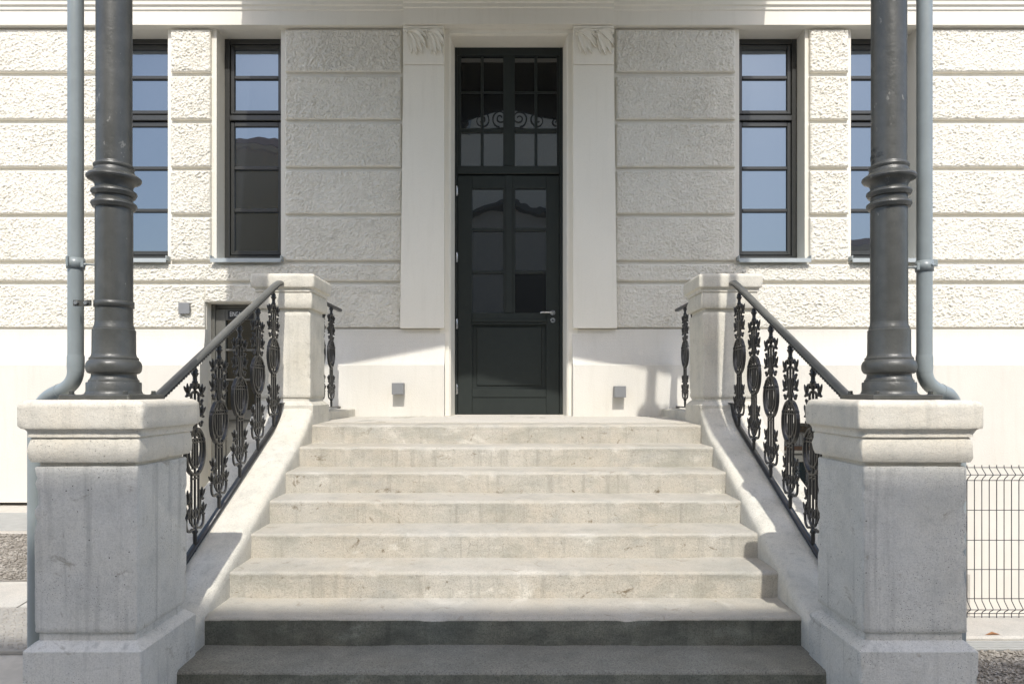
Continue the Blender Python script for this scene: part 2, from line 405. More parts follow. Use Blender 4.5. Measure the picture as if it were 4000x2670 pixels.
def ground_left():
    sl = .27/2.3; 
    def sheet(name, x0, x1, y0, y1, mat, h, skew=0):
        m = MB(); m.add([(x0,y0,g_left(y0)+h),(x1,y0,g_left(y0)+h),(x1,y1,g_left(y1)+h),(x0,y1+skew,g_left(y1)+h)], [(0,1,2,3)])
        return m.obj(name, mat)
    structure(sheet('gravel_bed', -6.5, -2.0, 4.70, 5.70, 'gravel', .006))
    tag(scatter('gravel', 5200, -4.3, -2.05, 4.72, 5.68, lambda y: g_left(y)+.008, .006, .016, 'gravel', 3), 'loose grey brown gravel beside the left pedestal', 'gravel')
    s = MB(); pts = [(-2.03, 4.27), (-2.03, 4.80), (-3.2, 4.38), (-6.5, 4.05), (-6.5, 4.0), (-3.2, 4.0)]
    s = MB(); a0, b0 = 4.25, 4.74
    for k in range(4):
        xa, xb = -2.04-k*1.0, -2.04-(k+1)*1.0+.012; y1a, y1b = b0-.10*k, b0-.10*(k+1)
        p = [(xb, a0), (xa, a0), (xa, y1a), (xb, y1b)]
        q = MB(); q.add([(x, y, g_left(y)+h) for h in (-.03, .018) for x, y in p], [(3,2,1,0),(4,5,6,7),(0,1,5,4),(1,2,6,5),(2,3,7,6),(3,0,4,7)])
        tag(q.obj('paving_slab', 'concrete'), ['pale concrete paving slab touching the left pedestal beside gravel', 'pale concrete paving slab second from the left pedestal', 'pale concrete slab third from the left pedestal', 'pale concrete slab fourth from the left pedestal'][k], 'paving slab', 'pale paving slabs left of the stairs')
    # bumpy mat
    m = MB(); a0, b0 = 3.69, 4.235
    m.add([(x, y, g_left(y)+h) for h in (.004, .022) for x, y in ((-3.4,a0),(-2.14,a0),(-2.05,a0+.13),(-2.05,b0),(-3.4,b0))], [(4,3,2,1,0),(5,6,7,8,9),(0,1,6,5),(1,2,7,6),(2,3,8,7),(3,4,9,8),(4,0,5,9)])
    t = m.obj('floor_mat', 'rubber_mat'); tag(t, 'worn grey mat with raised wavy ribs beside the left pedestal', 'mat')
    rnd = random.Random(5); rb = MB()
    for j in range(14):
        for i in range(26):
            x = -3.36+i*.05+rnd.uniform(-.008,.008)+(j % 2)*.025; y = a0+.03+j*.037+rnd.uniform(-.006,.006)
            if x > -2.16 and y < a0+.17: continue
            dx = .028; dy = rnd.uniform(-.006, .012); z = g_left(y)+.022
            rb.add([(x,y-.005,z),(x+dx,y+dy-.005,z),(x+dx,y+dy+.007,z),(x,y+.007,z),(x+.006,y,z+.009),(x+dx-.006,y+dy+.001,z+.009)], [(0,1,5,4),(1,2,5),(2,3,4,5),(3,0,4)])
    stuff(rb.obj('mat_ribs', 'rubber_mat', t))
    g = thing('floor_grate', 'flat galvanised floor grate along the wall behind the left pedestal', 'grate', (-4.2, 6.2, -.93))
    fm = MB(); fm.box(-6.5,-2.2,5.80,5.83,-.94,-.915); fm.box(-6.5,-2.2,6.62,6.65,-.94,-.915); fm.obj('frame', 'grate_grey', g)
    pl = MB(); pl.box(-6.5,-2.2,5.83,6.62,-.945,-.935); pl.obj('backing', 'lamp_grey', g)
    for k in range(20):
        b = MB(); y = 5.85+k*.0395; b.box(-6.5,-2.2,y,y+.022,-.932,-.919); b.obj('bar', 'grate_grey', g)
    k = MB(); k.box(-6.5,-2.1,5.70,5.80,-1.1,-.918,.01); tag(k.obj('kerb', 'concrete'), 'low pale concrete kerb between gravel and the floor grate', 'kerb')
ground_left()
def ground_right():
    k = MB(); k.box(2.06, 8.9, 4.24, 4.645, -1.6, -1.262, .012); tag(k.obj('kerb', 'concrete'), 'broad pale concrete kerb under the wire fence', 'kerb')
    g = thing('drain_channel', 'slotted drain channel grating in front of the fence kerb', 'drain', (4, 4.17, -1.3))
    f = MB(); f.box(2.06,8.9,4.09,4.235,-1.4,-1.293); f.obj('channel', 'dark_hole', g)
    for j in range(5):
        b = MB(); y = 4.094+j*.029; b.box(2.06,8.9,y,y+.017,-1.2925,-1.283); b.obj('bar', 'grate_grey', g)
    structure(MB().add([(2.04,2.4,-1.294),(6.5,2.4,-1.294),(6.5,4.088,-1.294),(2.04,4.088,-1.294)], [(0,1,2,3)]).obj('soil_bed', 'gravel'))
    tag(scatter('soil_clods', 3600, 2.1, 3.9, 3.3, 4.08, lambda y: -1.292, .006, .02, 'gravel', 9), 'dark crumbly soil and stones at the foot of the right pedestal', 'soil')
    l = MB(); l.add([(0,0,0),(.05,-.008,.014),(.10,.0,.004),(.055,.02,.012),(.05,.004,.02)], [(0,1,4),(1,2,4),(2,3,4),(3,0,4),(0,3,2,1)])
    tag(l.obj('dry_leaf', 'dry_leaf', None, (3.0, 4.27, -1.262)), 'curled brown dry leaf lying on the pale kerb', 'leaf')
ground_right()

# ================================================================== THE BUILDING
B = thing('station_building', 'pale rendered building with rusticated walls and tall dark entrance door', 'building', (0, 7.3, 0))
OPEN = [(235, 383), (495, 643), (1697, 1848), (1954, 2104)]
SOFF = 4.135; SILLZ = 1.655
def wall():
    m = MB(); D1 = 7.78
    xs = [-8.2] + [E(a) for o in OPEN[:2] for a in o] + [-.72]
    for a, b in ((xs[0], xs[1]), (xs[2], xs[3]), (xs[4], xs[5])): m.box(a, b, YJ, D1, SILLZ, SOFF)
    xs = [.72] + [E(a) for o in OPEN[2:] for a in o] + [8.2]
    for a, b in ((xs[0], xs[1]), (xs[2], xs[3]), (xs[4], xs[5])): m.box(a, b, YJ, D1, SILLZ, SOFF)
    dl, dr = E(472), E(652)
    m.box(-8.2, dl, YJ, D1, -.9, SILLZ); m.box(dl, dr, YJ, D1, V(694), SILLZ); m.box(dr, -.72, YJ, D1, -.9, SILLZ)
    m.box(.72, 8.2, YJ, D1, .55, SILLZ)
    m.box(.72, E(1786), YJ, D1, -2.6, .55); m.box(E(2010), 8.2, YJ, D1, -2.6, .55); m.box(E(1786), E(2010), YJ, D1, -.065, .55)
    m.box(-8.2, 8.2, YJ+.004, D1, SOFF, 8.0)
    m.box(-8.2, 8.2, D1, D1+.1, -2.6, 8.0)
    m.obj('wall', 'plaster', B)
wall()
# --- rusticated blocks: real relief
ROWS = [(70,166.5), (176.5,275), (284.5,384), (392.5,491), (499.5,598), (606.5,645), (653.5,752)]
NB = [0]
def rust_block(u0, u1, v0, v1, cell=.0062):
    x0, x1, z1, z0 = E(u0), E(u1), V(v0), V(v1)
    nx = max(4, int((x1-x0)/cell)); nz = max(4, int((z1-z0)/cell))
    X, Z = np.meshgrid(np.linspace(x0, x1, nx+1), np.linspace(z0, z1, nz+1)); NB[0] += 1; sd = NB[0]*13
    wx = X + .016*vnoise(X*24, Z*24, 0*X, 4) + .03*vnoise(X*5, Z*5, 0*X, 14); wz = Z + .016*vnoise(X*24, Z*24, 0*X, 7) + .03*vnoise(X*5, Z*5, 0*X, 17)
    ca, sa = math.cos(.55), math.sin(.55); gx, gz = (wx*ca+wz*sa)*46, (-wx*sa+wz*ca)*74
    d1, d2, hid = worley(gx, gz, 3)
    sc = np.clip(1-d1, 0, 1)                                    # overlapping thrown scales
    h = .0145*(hid-.30)*np.clip((d2-d1)*5, 0, 1) + .004*sc + .0075*fbm(X*82, Z*82, 0*X, 11, 3)
    h = h*np.clip(.92+.25*fbm(X*2.6, Z*3.4, 0*X, 31, 2), .75, 1.1)
    e = np.minimum(np.minimum(X-x0, x1-X), np.minimum(Z-z0, z1-Z)); ed = np.clip(e/.016, 0, 1)
    edge = -.010*(1-ed)**2 + .003*vnoise(X*40, Z*40, 0*X, 21)*(1-ed)
    Y = YB - h*np.clip(e/.012, 0, 1) - edge
    n = (nx+1)*(nz+1); top = np.stack([X, Y, Z], -1).reshape(-1, 3)
    idx = np.arange(n).reshape(nz+1, nx+1)
    ring = np.concatenate([idx[0,:-1], idx[:-1,-1], idx[-1,:0:-1], idx[:0:-1,0]])
    back = top[ring].copy(); back[:,1] = YJ+.004
    co = np.concatenate([top, back]); m = len(ring)
    q = np.stack([idx[:-1,:-1], idx[:-1,1:], idx[1:,1:], idx[1:,:-1]], -1).reshape(-1, 4)
    rb = n+np.arange(m); q2 = np.stack([ring, rb, np.roll(rb,-1), np.roll(ring,-1)], -1)
    Q = np.concatenate([q, q2])
    me = bpy.data.meshes.new('rusticated_block'); me.vertices.add(len(co)); me.vertices.foreach_set('co', co.ravel())
    me.loops.add(Q.size); me.loops.foreach_set('vertex_index', Q.ravel().astype(np.int32))
    me.polygons.add(len(Q)); me.polygons.foreach_set('loop_start', np.arange(0, Q.size, 4, dtype=np.int32))
    sm = np.zeros(len(Q), bool); sm[:len(q)] = True; me.polygons.foreach_set('use_smooth', sm)
    me.update(calc_edges=True); me.validate()
    me.materials.append(M['rough_plaster']); _o('rusticated_block', me, B, (0,0,0), None)
for r, (v0, v1) in enumerate(ROWS):
    if r < 5: cols = [(-40,226), (393,484), (655,921), (1413,1686), (1857,1945), (2113,2390)]
    elif r == 5: cols = [(-40,921), (1413,2390)]
    else: cols = [(-40,471), (655,921), (1413,2390)]; rust_block(470.2, 655.8, v0, 693.2)
    for a, b in cols: rust_block(a, b, v0, v1)
    for a, b in ((-420,-40.4), (2390.4,2670)): rust_block(a, b, v0, v1, .02)
# --- entablature
def entab():
    prof = [(YJ+.003,SOFF), (7.215,SOFF), (7.215,4.283), (7.203,4.290), (7.203,4.325), (7.185,4.335), (7.185,4.372), (7.17,4.385), (7.165,4.46), (7.20,4.6), (7.20,5.4), (YJ+.003,5.4)]
    prof = [(y, z) for y, z in prof][::-1]
    for a, b in ((-8.2, -1.10), (1.105, 8.2)): MB().prism_x(prof, a, b).obj('architrave', 'plaster', B)
    pc = [(YJ+.1,4.11), (7.15,4.11), (7.15,4.272), (7.135,4.280), (7.135,4.318), (7.115,4.328), (7.115,4.37), (7.10,4.385), (7.10,4.46), (7.12,4.6), (7.12,5.4), (YJ+.1,5.4)][::-1]
    MB().prism_x(pc, -1.099, 1.104).obj('door_entablature', 'plaster', B)
    c = MB(); c.box(-8.2, 8.2, 6.95, YJ, 6.6, 6.75, .02); c.box(-8.2, 8.2, 7.05, YJ, 6.45, 6.6); c.obj('cornice', 'plaster', B)
entab()
# --- pilasters and capitals
def pilaster(sx):
    def X(a): return a if sx < 0 else -a+.004
    yb = YJ+.02; yf = 7.195
    t, b, i = X(-1.108), X(-1.142), X(-.678); zt, zb = 3.698, .932
    m = MB(); ys = (yf, yb)
    v = [(b,yf,zb),(i,yf,zb),(i,yf,zt),(t,yf,zt),(b,yb,zb),(i,yb,zb),(i,yb,zt),(t,yb,zt)]
    m.add(v, [(0,1,2,3),(7,6,5,4),(0,4,5,1),(1,5,6,2),(2,6,7,3),(3,7,4,0)]); m.obj('pilaster', 'pilaster_plaster', B)
    x0, x1 = sorted((t, i)); z0, z1 = 3.704, 4.109; w = x1-x0
    cp = MB().box(x0, x1, yf-.008, yb, z0, z1, .004).obj('capital', 'pilaster_plaster', B)
    yc = yf-.008
    for zz, r in ((z1-.012, .014), (z1-.042, .012)):
        MB().tube([(x0+.004, yc, zz), (x0+w*.5, yc-.003, zz-.004), (x1-.004, yc, zz)], r, 8).obj('band', 'pilaster_plaster', cp)
    leaf = MB(); 
    n = 12
    for k in range(2):
        cx = x0+.045+k*w*.48
        for dx, dz in ((0,0), (.022,.012), (-.006,-.026), (.012,-.03)):
            MB().ball((cx+dx, yc-.008, z1-.062+dz), .014, 8, 5).obj('berry', 'pilaster_plaster', cp)
        for j, (ax, az, bow, wd) in enumerate(((.030,-.225,.010,.026), (.085,-.240,.022,.030), (.145,-.225,.040,.032), (.190,-.165,.055,.030), (.205,-.070,.050,.020))):
            N = 10; Lp, Rp = [], []
            for s_ in range(N+1):
                q = s_/N; px = cx+.01+ax*q; pz = z1-.070+az*q+bow*math.sin(q*math.pi)
                hw = wd*(math.sin(math.pi*min(1, .06+q*.90))**.8) if s_ < N else .001
                l = math.hypot(ax, az); nx_, nz_ = -az/l, ax/l
                cl = lambda v: min(max(v, x0+.003), x1-.003)
                Lp.append((cl(px+nx_*hw), pz+nz_*hw)); Rp.append((cl(px-nx_*hw), pz-nz_*hw))
            th = .012+.007*(j % 2)+.003*j; lm = MB(); n2 = N+1
            v = []
            for (lx, lz), (rx, rz) in zip(Lp, Rp):
                mx, mz = (lx+rx)/2, (lz+rz)/2
                v += [(lx, yc+.002, lz), (lx, yc-th, lz), (mx, yc-th*.55, mz), (rx, yc-th, rz), (rx, yc+.002, rz)]
            lm.add(v, [(a_*5+c, a_*5+c+1, (a_+1)*5+c+1, (a_+1)*5+c) for a_ in range(N) for c in range(4)]); lm.obj('leaf', 'pilaster_plaster', cp)
for s in (-1, 1): pilaster(s)
# --- door surround (splayed jambs and head)
def surround():
    for s in (-1, 1):
        p = [(-.70,YJ-.05), (-.630,YJ-.05), (-.630,YJ-.028), (-.617,YJ-.018), (-.594,7.53), (-.594,7.62), (-.73,7.62), (-.73,YJ-.05)]
        if s > 0: p = [(-x+.004, y) for x, y in p][::-1]
        MB().prism_z(p, .0, 4.06).obj('jamb', 'pilaster_plaster', B)
    p = [(YJ-.05,4.108), (YJ-.05,4.062), (YJ-.028,4.062), (YJ-.018,4.056), (7.53,4.056), (7.62,4.056), (7.62,4.108)]
    MB().prism_x(p, -.73, .734).obj('door_head', 'pilaster_plaster', B)
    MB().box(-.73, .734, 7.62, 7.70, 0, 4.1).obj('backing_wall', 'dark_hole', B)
surround()
# --- plinth
def plinth():
    up = [(7.27,.548), (7.27,.926)] ; n = 10
    cur = [(7.252-.082*(1-math.cos(t*math.pi/2)) if t < 1 else 7.17, .926-.37*t) for t in [k/n for k in range(n+1)]]
    poly = [(YJ+.02,.548)] + [(YJ+.02,.926)] + cur + [(7.17,.548)]
    poly = poly[::-1]
    rng = [(-8.2, E(473)), (E(650), -.672), (.676, 8.2)]
    for a, b in rng:
        o = MB().prism_x(poly, a, b).obj('plinth_cove', 'smooth_plaster', B)
    def low(a, b, z0, z1=.549):
        pl = [(YJ+.02,z0), (7.132,z0), (7.132,z1-.008), (7.140,z1), (YJ+.02,z1)]
        MB().prism_x(pl[::-1], a, b).obj('plinth', 'smooth_plaster', B)
    low(-8.2, E(473), -.895); low(E(650), -.672, -1.2); low(.676, E(1786), -2.55); low(E(2010), 8.2, -2.55); low(E(1786)+.001, E(2010)-.001, -.066)
plinth()
# --- windows
WL = ['window behind the left column', 'window left of the porch, half shaded', 'window right of the porch', 'window behind the right column']
SILL = []
def window(k, u0, u1):
    x0, x1 = E(u0)+.0015, E(u1)-.0015; y = 7.50; zb, zt = 1.700, SOFF-.0015; c = 'window_paint'
    f = MB(); w = .055
    f.box(x0, x0+w, y, y+.08, zb, zt, .004); f.box(x1-w, x1, y, y+.08, zb, zt, .004)
    f.box(x0+w, x1-w, y+.001, y+.079, zt-w, zt, .004); f.box(x0+w, x1-w, y+.001, y+.079, zb, zb+w, .004)
    f.box(x0+w, x1-w, y-.012, y+.07, 3.235, 3.295, .006)
    fr = f.obj('window', c, B)
    fr['label'] = 'tall dark framed ' + WL[k]
    gx0, gx1 = x0+.102, x1-.102
    for (za, zb_, bars) in ((3.305, zt-w-.004, [(3.695,3.734)]), (zb+w+.004, 3.226, [(2.235,2.273), (2.70,2.738)])):
        s_ = MB(); a, b = x0+w+.006, x1-w-.006; yy = y+.012
        s_.box(a, gx0, yy, yy+.05, za, zb_, .005); s_.box(gx1, b, yy, yy+.05, za, zb_, .005)
        s_.box(gx0, gx1, yy+.001, yy+.049, za, za+.05, .005); s_.box(gx0, gx1, yy+.001, yy+.049, zb_-.05, zb_, .005)
        s_.box(a+.01, b-.01, yy-.016, yy-.001, za+.004, za+.022, .004)
        s_.obj('sash', c, fr)
        edges = [za+.05] + [q for bb in bars for q in bb] + [zb_-.05]
        for p, q in bars: MB().box(gx0, gx1, yy-.004, yy+.045, p, q, .006).obj('glazing_bar', c, fr)
        for j in range(0, len(edges), 2):
            MB().box(gx0+.0005, gx1-.0005, y+.034, y+.042, edges[j]+.0005, edges[j+1]-.0005).obj('pane', 'window_glass', fr)
    si = MB(); a, b = x0-.03, x1+.03
    poly = [(7.205,1.628), (7.208,1.628), (7.208,1.664), (7.56,1.692), (7.56,1.698), (7.205,1.670)]
    si.prism_x(poly[::-1], a, b); si.box(a-.002, a+.004, 7.203, 7.30, 1.65, 1.70); si.box(b-.004, b+.002, 7.203, 7.30, 1.65, 1.70)
    si.obj('sill', 'sill_zinc', fr)
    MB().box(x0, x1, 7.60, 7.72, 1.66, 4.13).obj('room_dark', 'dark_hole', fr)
for k, (a, b) in enumerate(OPEN): window(k, a, b)
# --- entrance door and transom light
def entrance():
    y = 7.53; X = lambda u: ux(u, y); Z = lambda v: vz(v, y); c = 'door_paint'
    L, Rr, T = -.594, .598, 4.056
    f = MB(); f.box(L, L+.028, y, y+.09, .002, T, .003); f.box(Rr-.036, Rr, y, y+.09, .002, T, .003)
    f.box(L+.028, Rr-.036, y+.001, y+.089, T-.085, T, .004); f.box(L+.028, Rr-.036, y-.012, y+.085, Z(399), Z(381), .006)
    fr = f.obj('transom_window', c, B); fr['label'] = 'dark twelve pane light above the entrance door'
    cols = [(1057.2,1102.5), (1109,1154.4), (1181,1226.4), (1233,1278)]; rows = [(124.8,208), (212,293), (302.7,380)]
    z0, z1 = Z(380), T-.085
    s_ = MB(); s_.box(L+.028, X(1057.2), y+.012, y+.07, z0, z1, .003); s_.box(X(1278), Rr-.036, y+.012, y+.07, z0, z1, .003); s_.box(X(1154.4), X(1181), y+.004, y+.07, z0, z1, .004)
    s_.obj('sash', c, fr)
    for p, q in ((X(1102.5), X(1109)), (X(1226.4), X(1233))): MB().box(p, q, y+.016, y+.06, z0+.001, z1-.001, .006).obj('glazing_bar', c, fr)
    for (a, b) in ((X(1057.2), X(1154.4)), (X(1181), X(1278))):
        for v0, v1 in ((208,212), (293,302.7)): MB().box(a+.001, b-.001, y+.019, y+.058, Z(v1), Z(v0), .006).obj('glazing_bar', c, fr)
    for a, b in cols:
        for v0, v1 in rows: MB().box(X(a)+.0005, X(b)-.0005, y+.040, y+.047, Z(v1)+.0005, min(Z(v0)-.0005, z1)).obj('pane', 'door_glass', fr)
    # leaf
    dl, dr = L+.031, Rr-.039; zt, zb = Z(402), .012; yy = y+.010; yk = y+.062
    m = MB(); xs = [(1083,1154), (1182,1253)]; vr = [(431.6,522), (529,620), (627,717)]
    m.box(dl, X(1083), yy, yk, zb, zt, .004); m.box(X(1253), dr, yy, yk, zb, zt, .004)
    m.box(X(1083), X(1253), yy+.0005, yk, Z(431.6), zt, .004)
    m.box(X(1154), X(1182), yy+.001, yk, Z(717), Z(431.6), .004)
    m.box(X(1083), X(1253), yy+.0005, yk, Z(741), Z(717), .004)
    m.box(X(1083), X(1253), yy+.0005, yk, Z(911), Z(892), .004); m.box(X(1083), X(1253), yy+.002, yk, zb, Z(912), .004)
    m.box(X(1154)+.03, X(1182)-.03, yy-.012, yy+.003, Z(717), Z(402), .004)
    lf = m.obj('entrance_door', c, B); lf['label'] = 'very dark green wooden entrance door with six panes'
    p = MB(); p.box(X(1083), X(1253), yk-.02, yk, Z(892), Z(741)); p.box(X(1093), X(1243), yk-.032, yk-.018, Z(884), Z(749), .01); p.obj('panel', c, lf)
    tr = MB(); tr.box(X(1081), X(1255), yy-.016, yy+.004, Z(738), Z(732), .005); tr.box(X(1081), X(1255), yy-.008, yy+.004, Z(744), Z(740), .003); tr.obj('moulding', c, lf)
    for a, b in xs:
        for j, (v0, v1) in enumerate(vr):
            MB().box(X(a)+.0005, X(b)-.0005, yy+.030, yy+.037, Z(v1)+.0005, Z(v0)-.0005).obj('pane', 'door_glass', lf)
        for v0, v1 in ((522,529), (620,627)): MB().box(X(a), X(b), yy+.004, yy+.045, Z(v1), Z(v0), .006).obj('glazing_bar', c, lf)
    for v in (437.5, 590, 742.5, 892.5):
        h = MB(); xh = X(1048); h.lathe([(.006, Z(v)-.055), (.0085, Z(v)-.05), (.0085, Z(v)+.05), (.006, Z(v)+.055)], xh, yy-.012, 10); h.box(xh-.004, xh+.012, yy-.012, yy, Z(v)-.045, Z(v)+.045); h.obj('hinge', 'steel', lf)
    hx, hz = X(1268), Z(717)
    def disc(cx, cz, r, y0, y1, m):
        m.prism_y([(cx+r*math.cos(a), cz+r*math.sin(a)) for a in [2*math.pi*k/24 for k in range(24)]], y0, y1)
    h = MB(); disc(hx, hz, .027, yy-.009, yy, h); h.tube([(hx, yy-.005, hz), (hx, yy-.045, hz), (hx-.02, yy-.052, hz), (hx-.125, yy-.052, hz), (hx-.135, yy-.045, hz-.004)], .0085, 10); h.obj('handle', 'steel', lf)
    h = MB(); disc(hx, Z(734), .027, yy-.008, yy, h); lk = h.obj('lock', 'steel', lf)
    h = MB(); h.box(hx-.005, hx+.005, yy-.0105, yy-.0079, Z(734)-.014, Z(734)+.010, .002); h.obj('keyhole', 'sign_black', lk)
entrance()
# --- side entrance, lower door on the left
def side_door():
    y = 7.42; c = 'side_door_paint'; X = lambda u: ux(u, y); Z = lambda v: vz(v, y)
    x0, x1, zb, zt = E(472)+.002, E(652)-.002, -.93, V(694)-.002
    f = MB(); f.box(x0, x0+.04, y-.01, y+.08, zb, zt-.0, .004); f.box(x1-.04, x1, y-.01, y+.08, zb, zt, .004); f.box(x0+.04, x1-.04, y+.03, y+.08, zt-.045, zt, .003)
    m = MB(); a, b = x0+.042, x1-.042; g0, g1 = X(517), X(600)
    m.box(a, g0, y, y+.06, zb+.01, zt-.05, .004); m.box(g1, b, y, y+.06, zb+.01, zt-.05, .004)
    m.box(g0, g1, y+.0005, y+.06, Z(734), zt-.05, .004); m.box(g0, g1, y+.0005, y+.06, Z(962), Z(940), .004); m.box(g0, g1, y+.0005, y+.06, zb+.01, zb+.16, .004)
    m.box(g0, g1, y+.03, y+.055, zb+.16, Z(962))
    fr = f.obj('side_door', c, B); fr['label'] = 'grey green lower door behind the left railing'
    m.obj('door_leaf', c, fr)
    vr = [(734,800), (805,868), (873,940)]
    for v0, v1 in vr: MB().box(g0+.0005, g1-.0005, y+.03, y+.037, Z(v1)+.0005, Z(v0)-.0005).obj('pane', 'door_glass', fr)
    for v0, v1 in ((800,805), (868,873)): MB().box(g0, g1, y+.002, y+.04, Z(v1), Z(v0), .005).obj('glazing_bar', c, fr)
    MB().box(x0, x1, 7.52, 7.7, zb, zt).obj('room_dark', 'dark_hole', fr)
    s = thing('door_sign', 'black sign with white letters EINGANG 1 on the lower door', 'sign', (X(551), y-.012, Z(722)))
    MB().box(X(524), X(581), y-.012, y-.002, Z(731.5), Z(712.5), .001).obj('plate', 'sign_black', s)
    cu = bpy.data.curves.new('lettering', 'FONT'); cu.body = 'EINGANG 1'; cu.size = .062; cu.align_x = 'LEFT'; cu.align_y = 'CENTER'; cu.extrude = .0008
    to = bpy.data.objects.new('lettering_curve', cu); COL.objects.link(to); bpy.context.view_layer.update()
    me = bpy.data.meshes.new_from_object(to.evaluated_get(bpy.context.evaluated_depsgraph_get())); bpy.data.objects.remove(to)
    w = max(v.co.x for v in me.vertices); k = (X(573)-X(528))/w
    for v in me.vertices: v.co.x *= k; v.co.y *= 1.15
    me.materials.clear(); me.materials.append(M['sign_white']); _o('lettering', me, s, (X(528), y-.0135, Z(721)), (R(90), 0, 0))
side_door()
# --- basement entrance on the right, in the sunken area
def basement():
    x0, x1 = E(1786)+.002, E(2010)-.002; y = 7.40
    f = MB(); f.box(x0, x0+.06, y, y+.08, -2.5, -.068, .004); f.box(x1-.06, x1, y, y+.08, -2.5, -.068, .004); f.box(x0+.06, x1-.06, y+.001, y+.08, -.11, -.068)
    f.box(x0+.06, x1-.06, y-.01, y+.08, -.41, -.375, .004); f.box(x0+.06, x1-.06, y+.01, y+.08, -.50, -.41, .003)
    fr = f.obj('basement_entrance', 'side_door_paint', B)
    w = MB(); w.box(x0+.06, x0+.11, y+.02, y+.07, -.375, -.11, .004); w.box(x1-.11, x1-.06, y+.02, y+.07, -.375, -.11, .004); w.box((x0+x1)/2-.03, (x0+x1)/2+.03, y+.021, y+.07, -.375, -.11, .004)
    w.box(x0+.11, x1-.11, y+.022, y+.07, -.375, -.33); w.obj('wooden_sash', 'brown_wood', fr)
    for a, b in ((x0+.11, (x0+x1)/2-.03), ((x0+x1)/2+.03, x1-.11)): MB().box(a, b, y+.05, y+.056, -.33, -.11).obj('pane', 'door_glass', fr)
    for a, b in ((x0+.06, (x0+x1)/2-.02), ((x0+x1)/2+.02, x1-.06)): MB().box(a, b, y+.05, y+.056, -2.45, -.50).obj('pane', 'door_glass', fr)
    MB().box((x0+x1)/2-.02, (x0+x1)/2+.02, y+.02, y+.07, -2.45, -.50, .003).obj('mullion', 'side_door_paint', fr)
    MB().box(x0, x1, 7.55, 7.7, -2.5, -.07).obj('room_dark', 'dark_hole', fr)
    r = thing('cafe_chair', 'light tubular metal chair with blue slats in the basement area', 'chair', (3.32, 6.6, -2.5))
    # stands on the basement steps block so that only its back shows above the parapet
    blk = MB(); blk.box(2.9, 4.1, 6.05, 7.1, -2.5, -1.36); structure(blk.obj('terrace_floor', 'concrete'))
    z0 = -1.36; p = .012
    for sx in (0, .40):
        MB().tube([(3.12+sx, 6.35, z0), (3.12+sx, 6.38, z0+.42), (3.12+sx, 6.36, z0+.60), (3.16+sx*.8, 6.33, z0+.82)], p, 8).obj('front_leg', 'steel', r)
        MB().tube([(3.12+sx, 6.80, z0), (3.12+sx, 6.76, z0+.44), (3.12+sx, 6.84, z0+.86)], p, 8).obj('rear_leg', 'steel', r)
        MB().tube([(3.12+sx, 6.36, z0+.62), (3.12+sx, 6.80, z0+.64)], p, 8).obj('armrest', 'steel', r)
    for z in (.44, .70): MB().tube([(3.12, 6.38, z0+z), (3.52, 6.38, z0+z)], p*.9, 8).obj('cross_tube', 'steel', r)
    for k in range(5): MB().box(3.12, 3.52, 6.40+k*.075, 6.46+k*.075, z0+.43, z0+.445).obj('seat_slat', 'blue_plastic', r)
    for k in range(4): MB().box(3.16+k*.095, 3.22+k*.095, 6.80, 6.815, z0+.50, z0+.84).obj('back_slat', 'blue_plastic', r)
basement()
# --- wall lamps
def lamp(x, z, y, s, dep, label):
    t = thing('wall_lamp', label, 'wall lamp', (x, y, z), 'square wall lamps')
    m = MB(); m.box(x-s/2, x+s/2, y-dep, y-.012, z-s/2, z+s/2, .003); m.obj('housing', 'lamp_grey', t)
    MB().box(x-s*.42, x+s*.42, y-.014, y+.004, z-s*.42, z+s*.42).obj('back_plate', 'sign_black', t)
lamp(ux(914, 7.08), vz(891, 7.08), 7.132, .118, .112, 'small grey cube lamp on plinth left of the entrance door')
lamp(ux(1421, 7.08), vz(898, 7.08), 7.132, .118, .112, 'small grey cube lamp on plinth right of the entrance door')
lamp(E(427.5), V(708), 7.265, .118, .045, 'flat grey square lamp on rough wall beside the lower door')

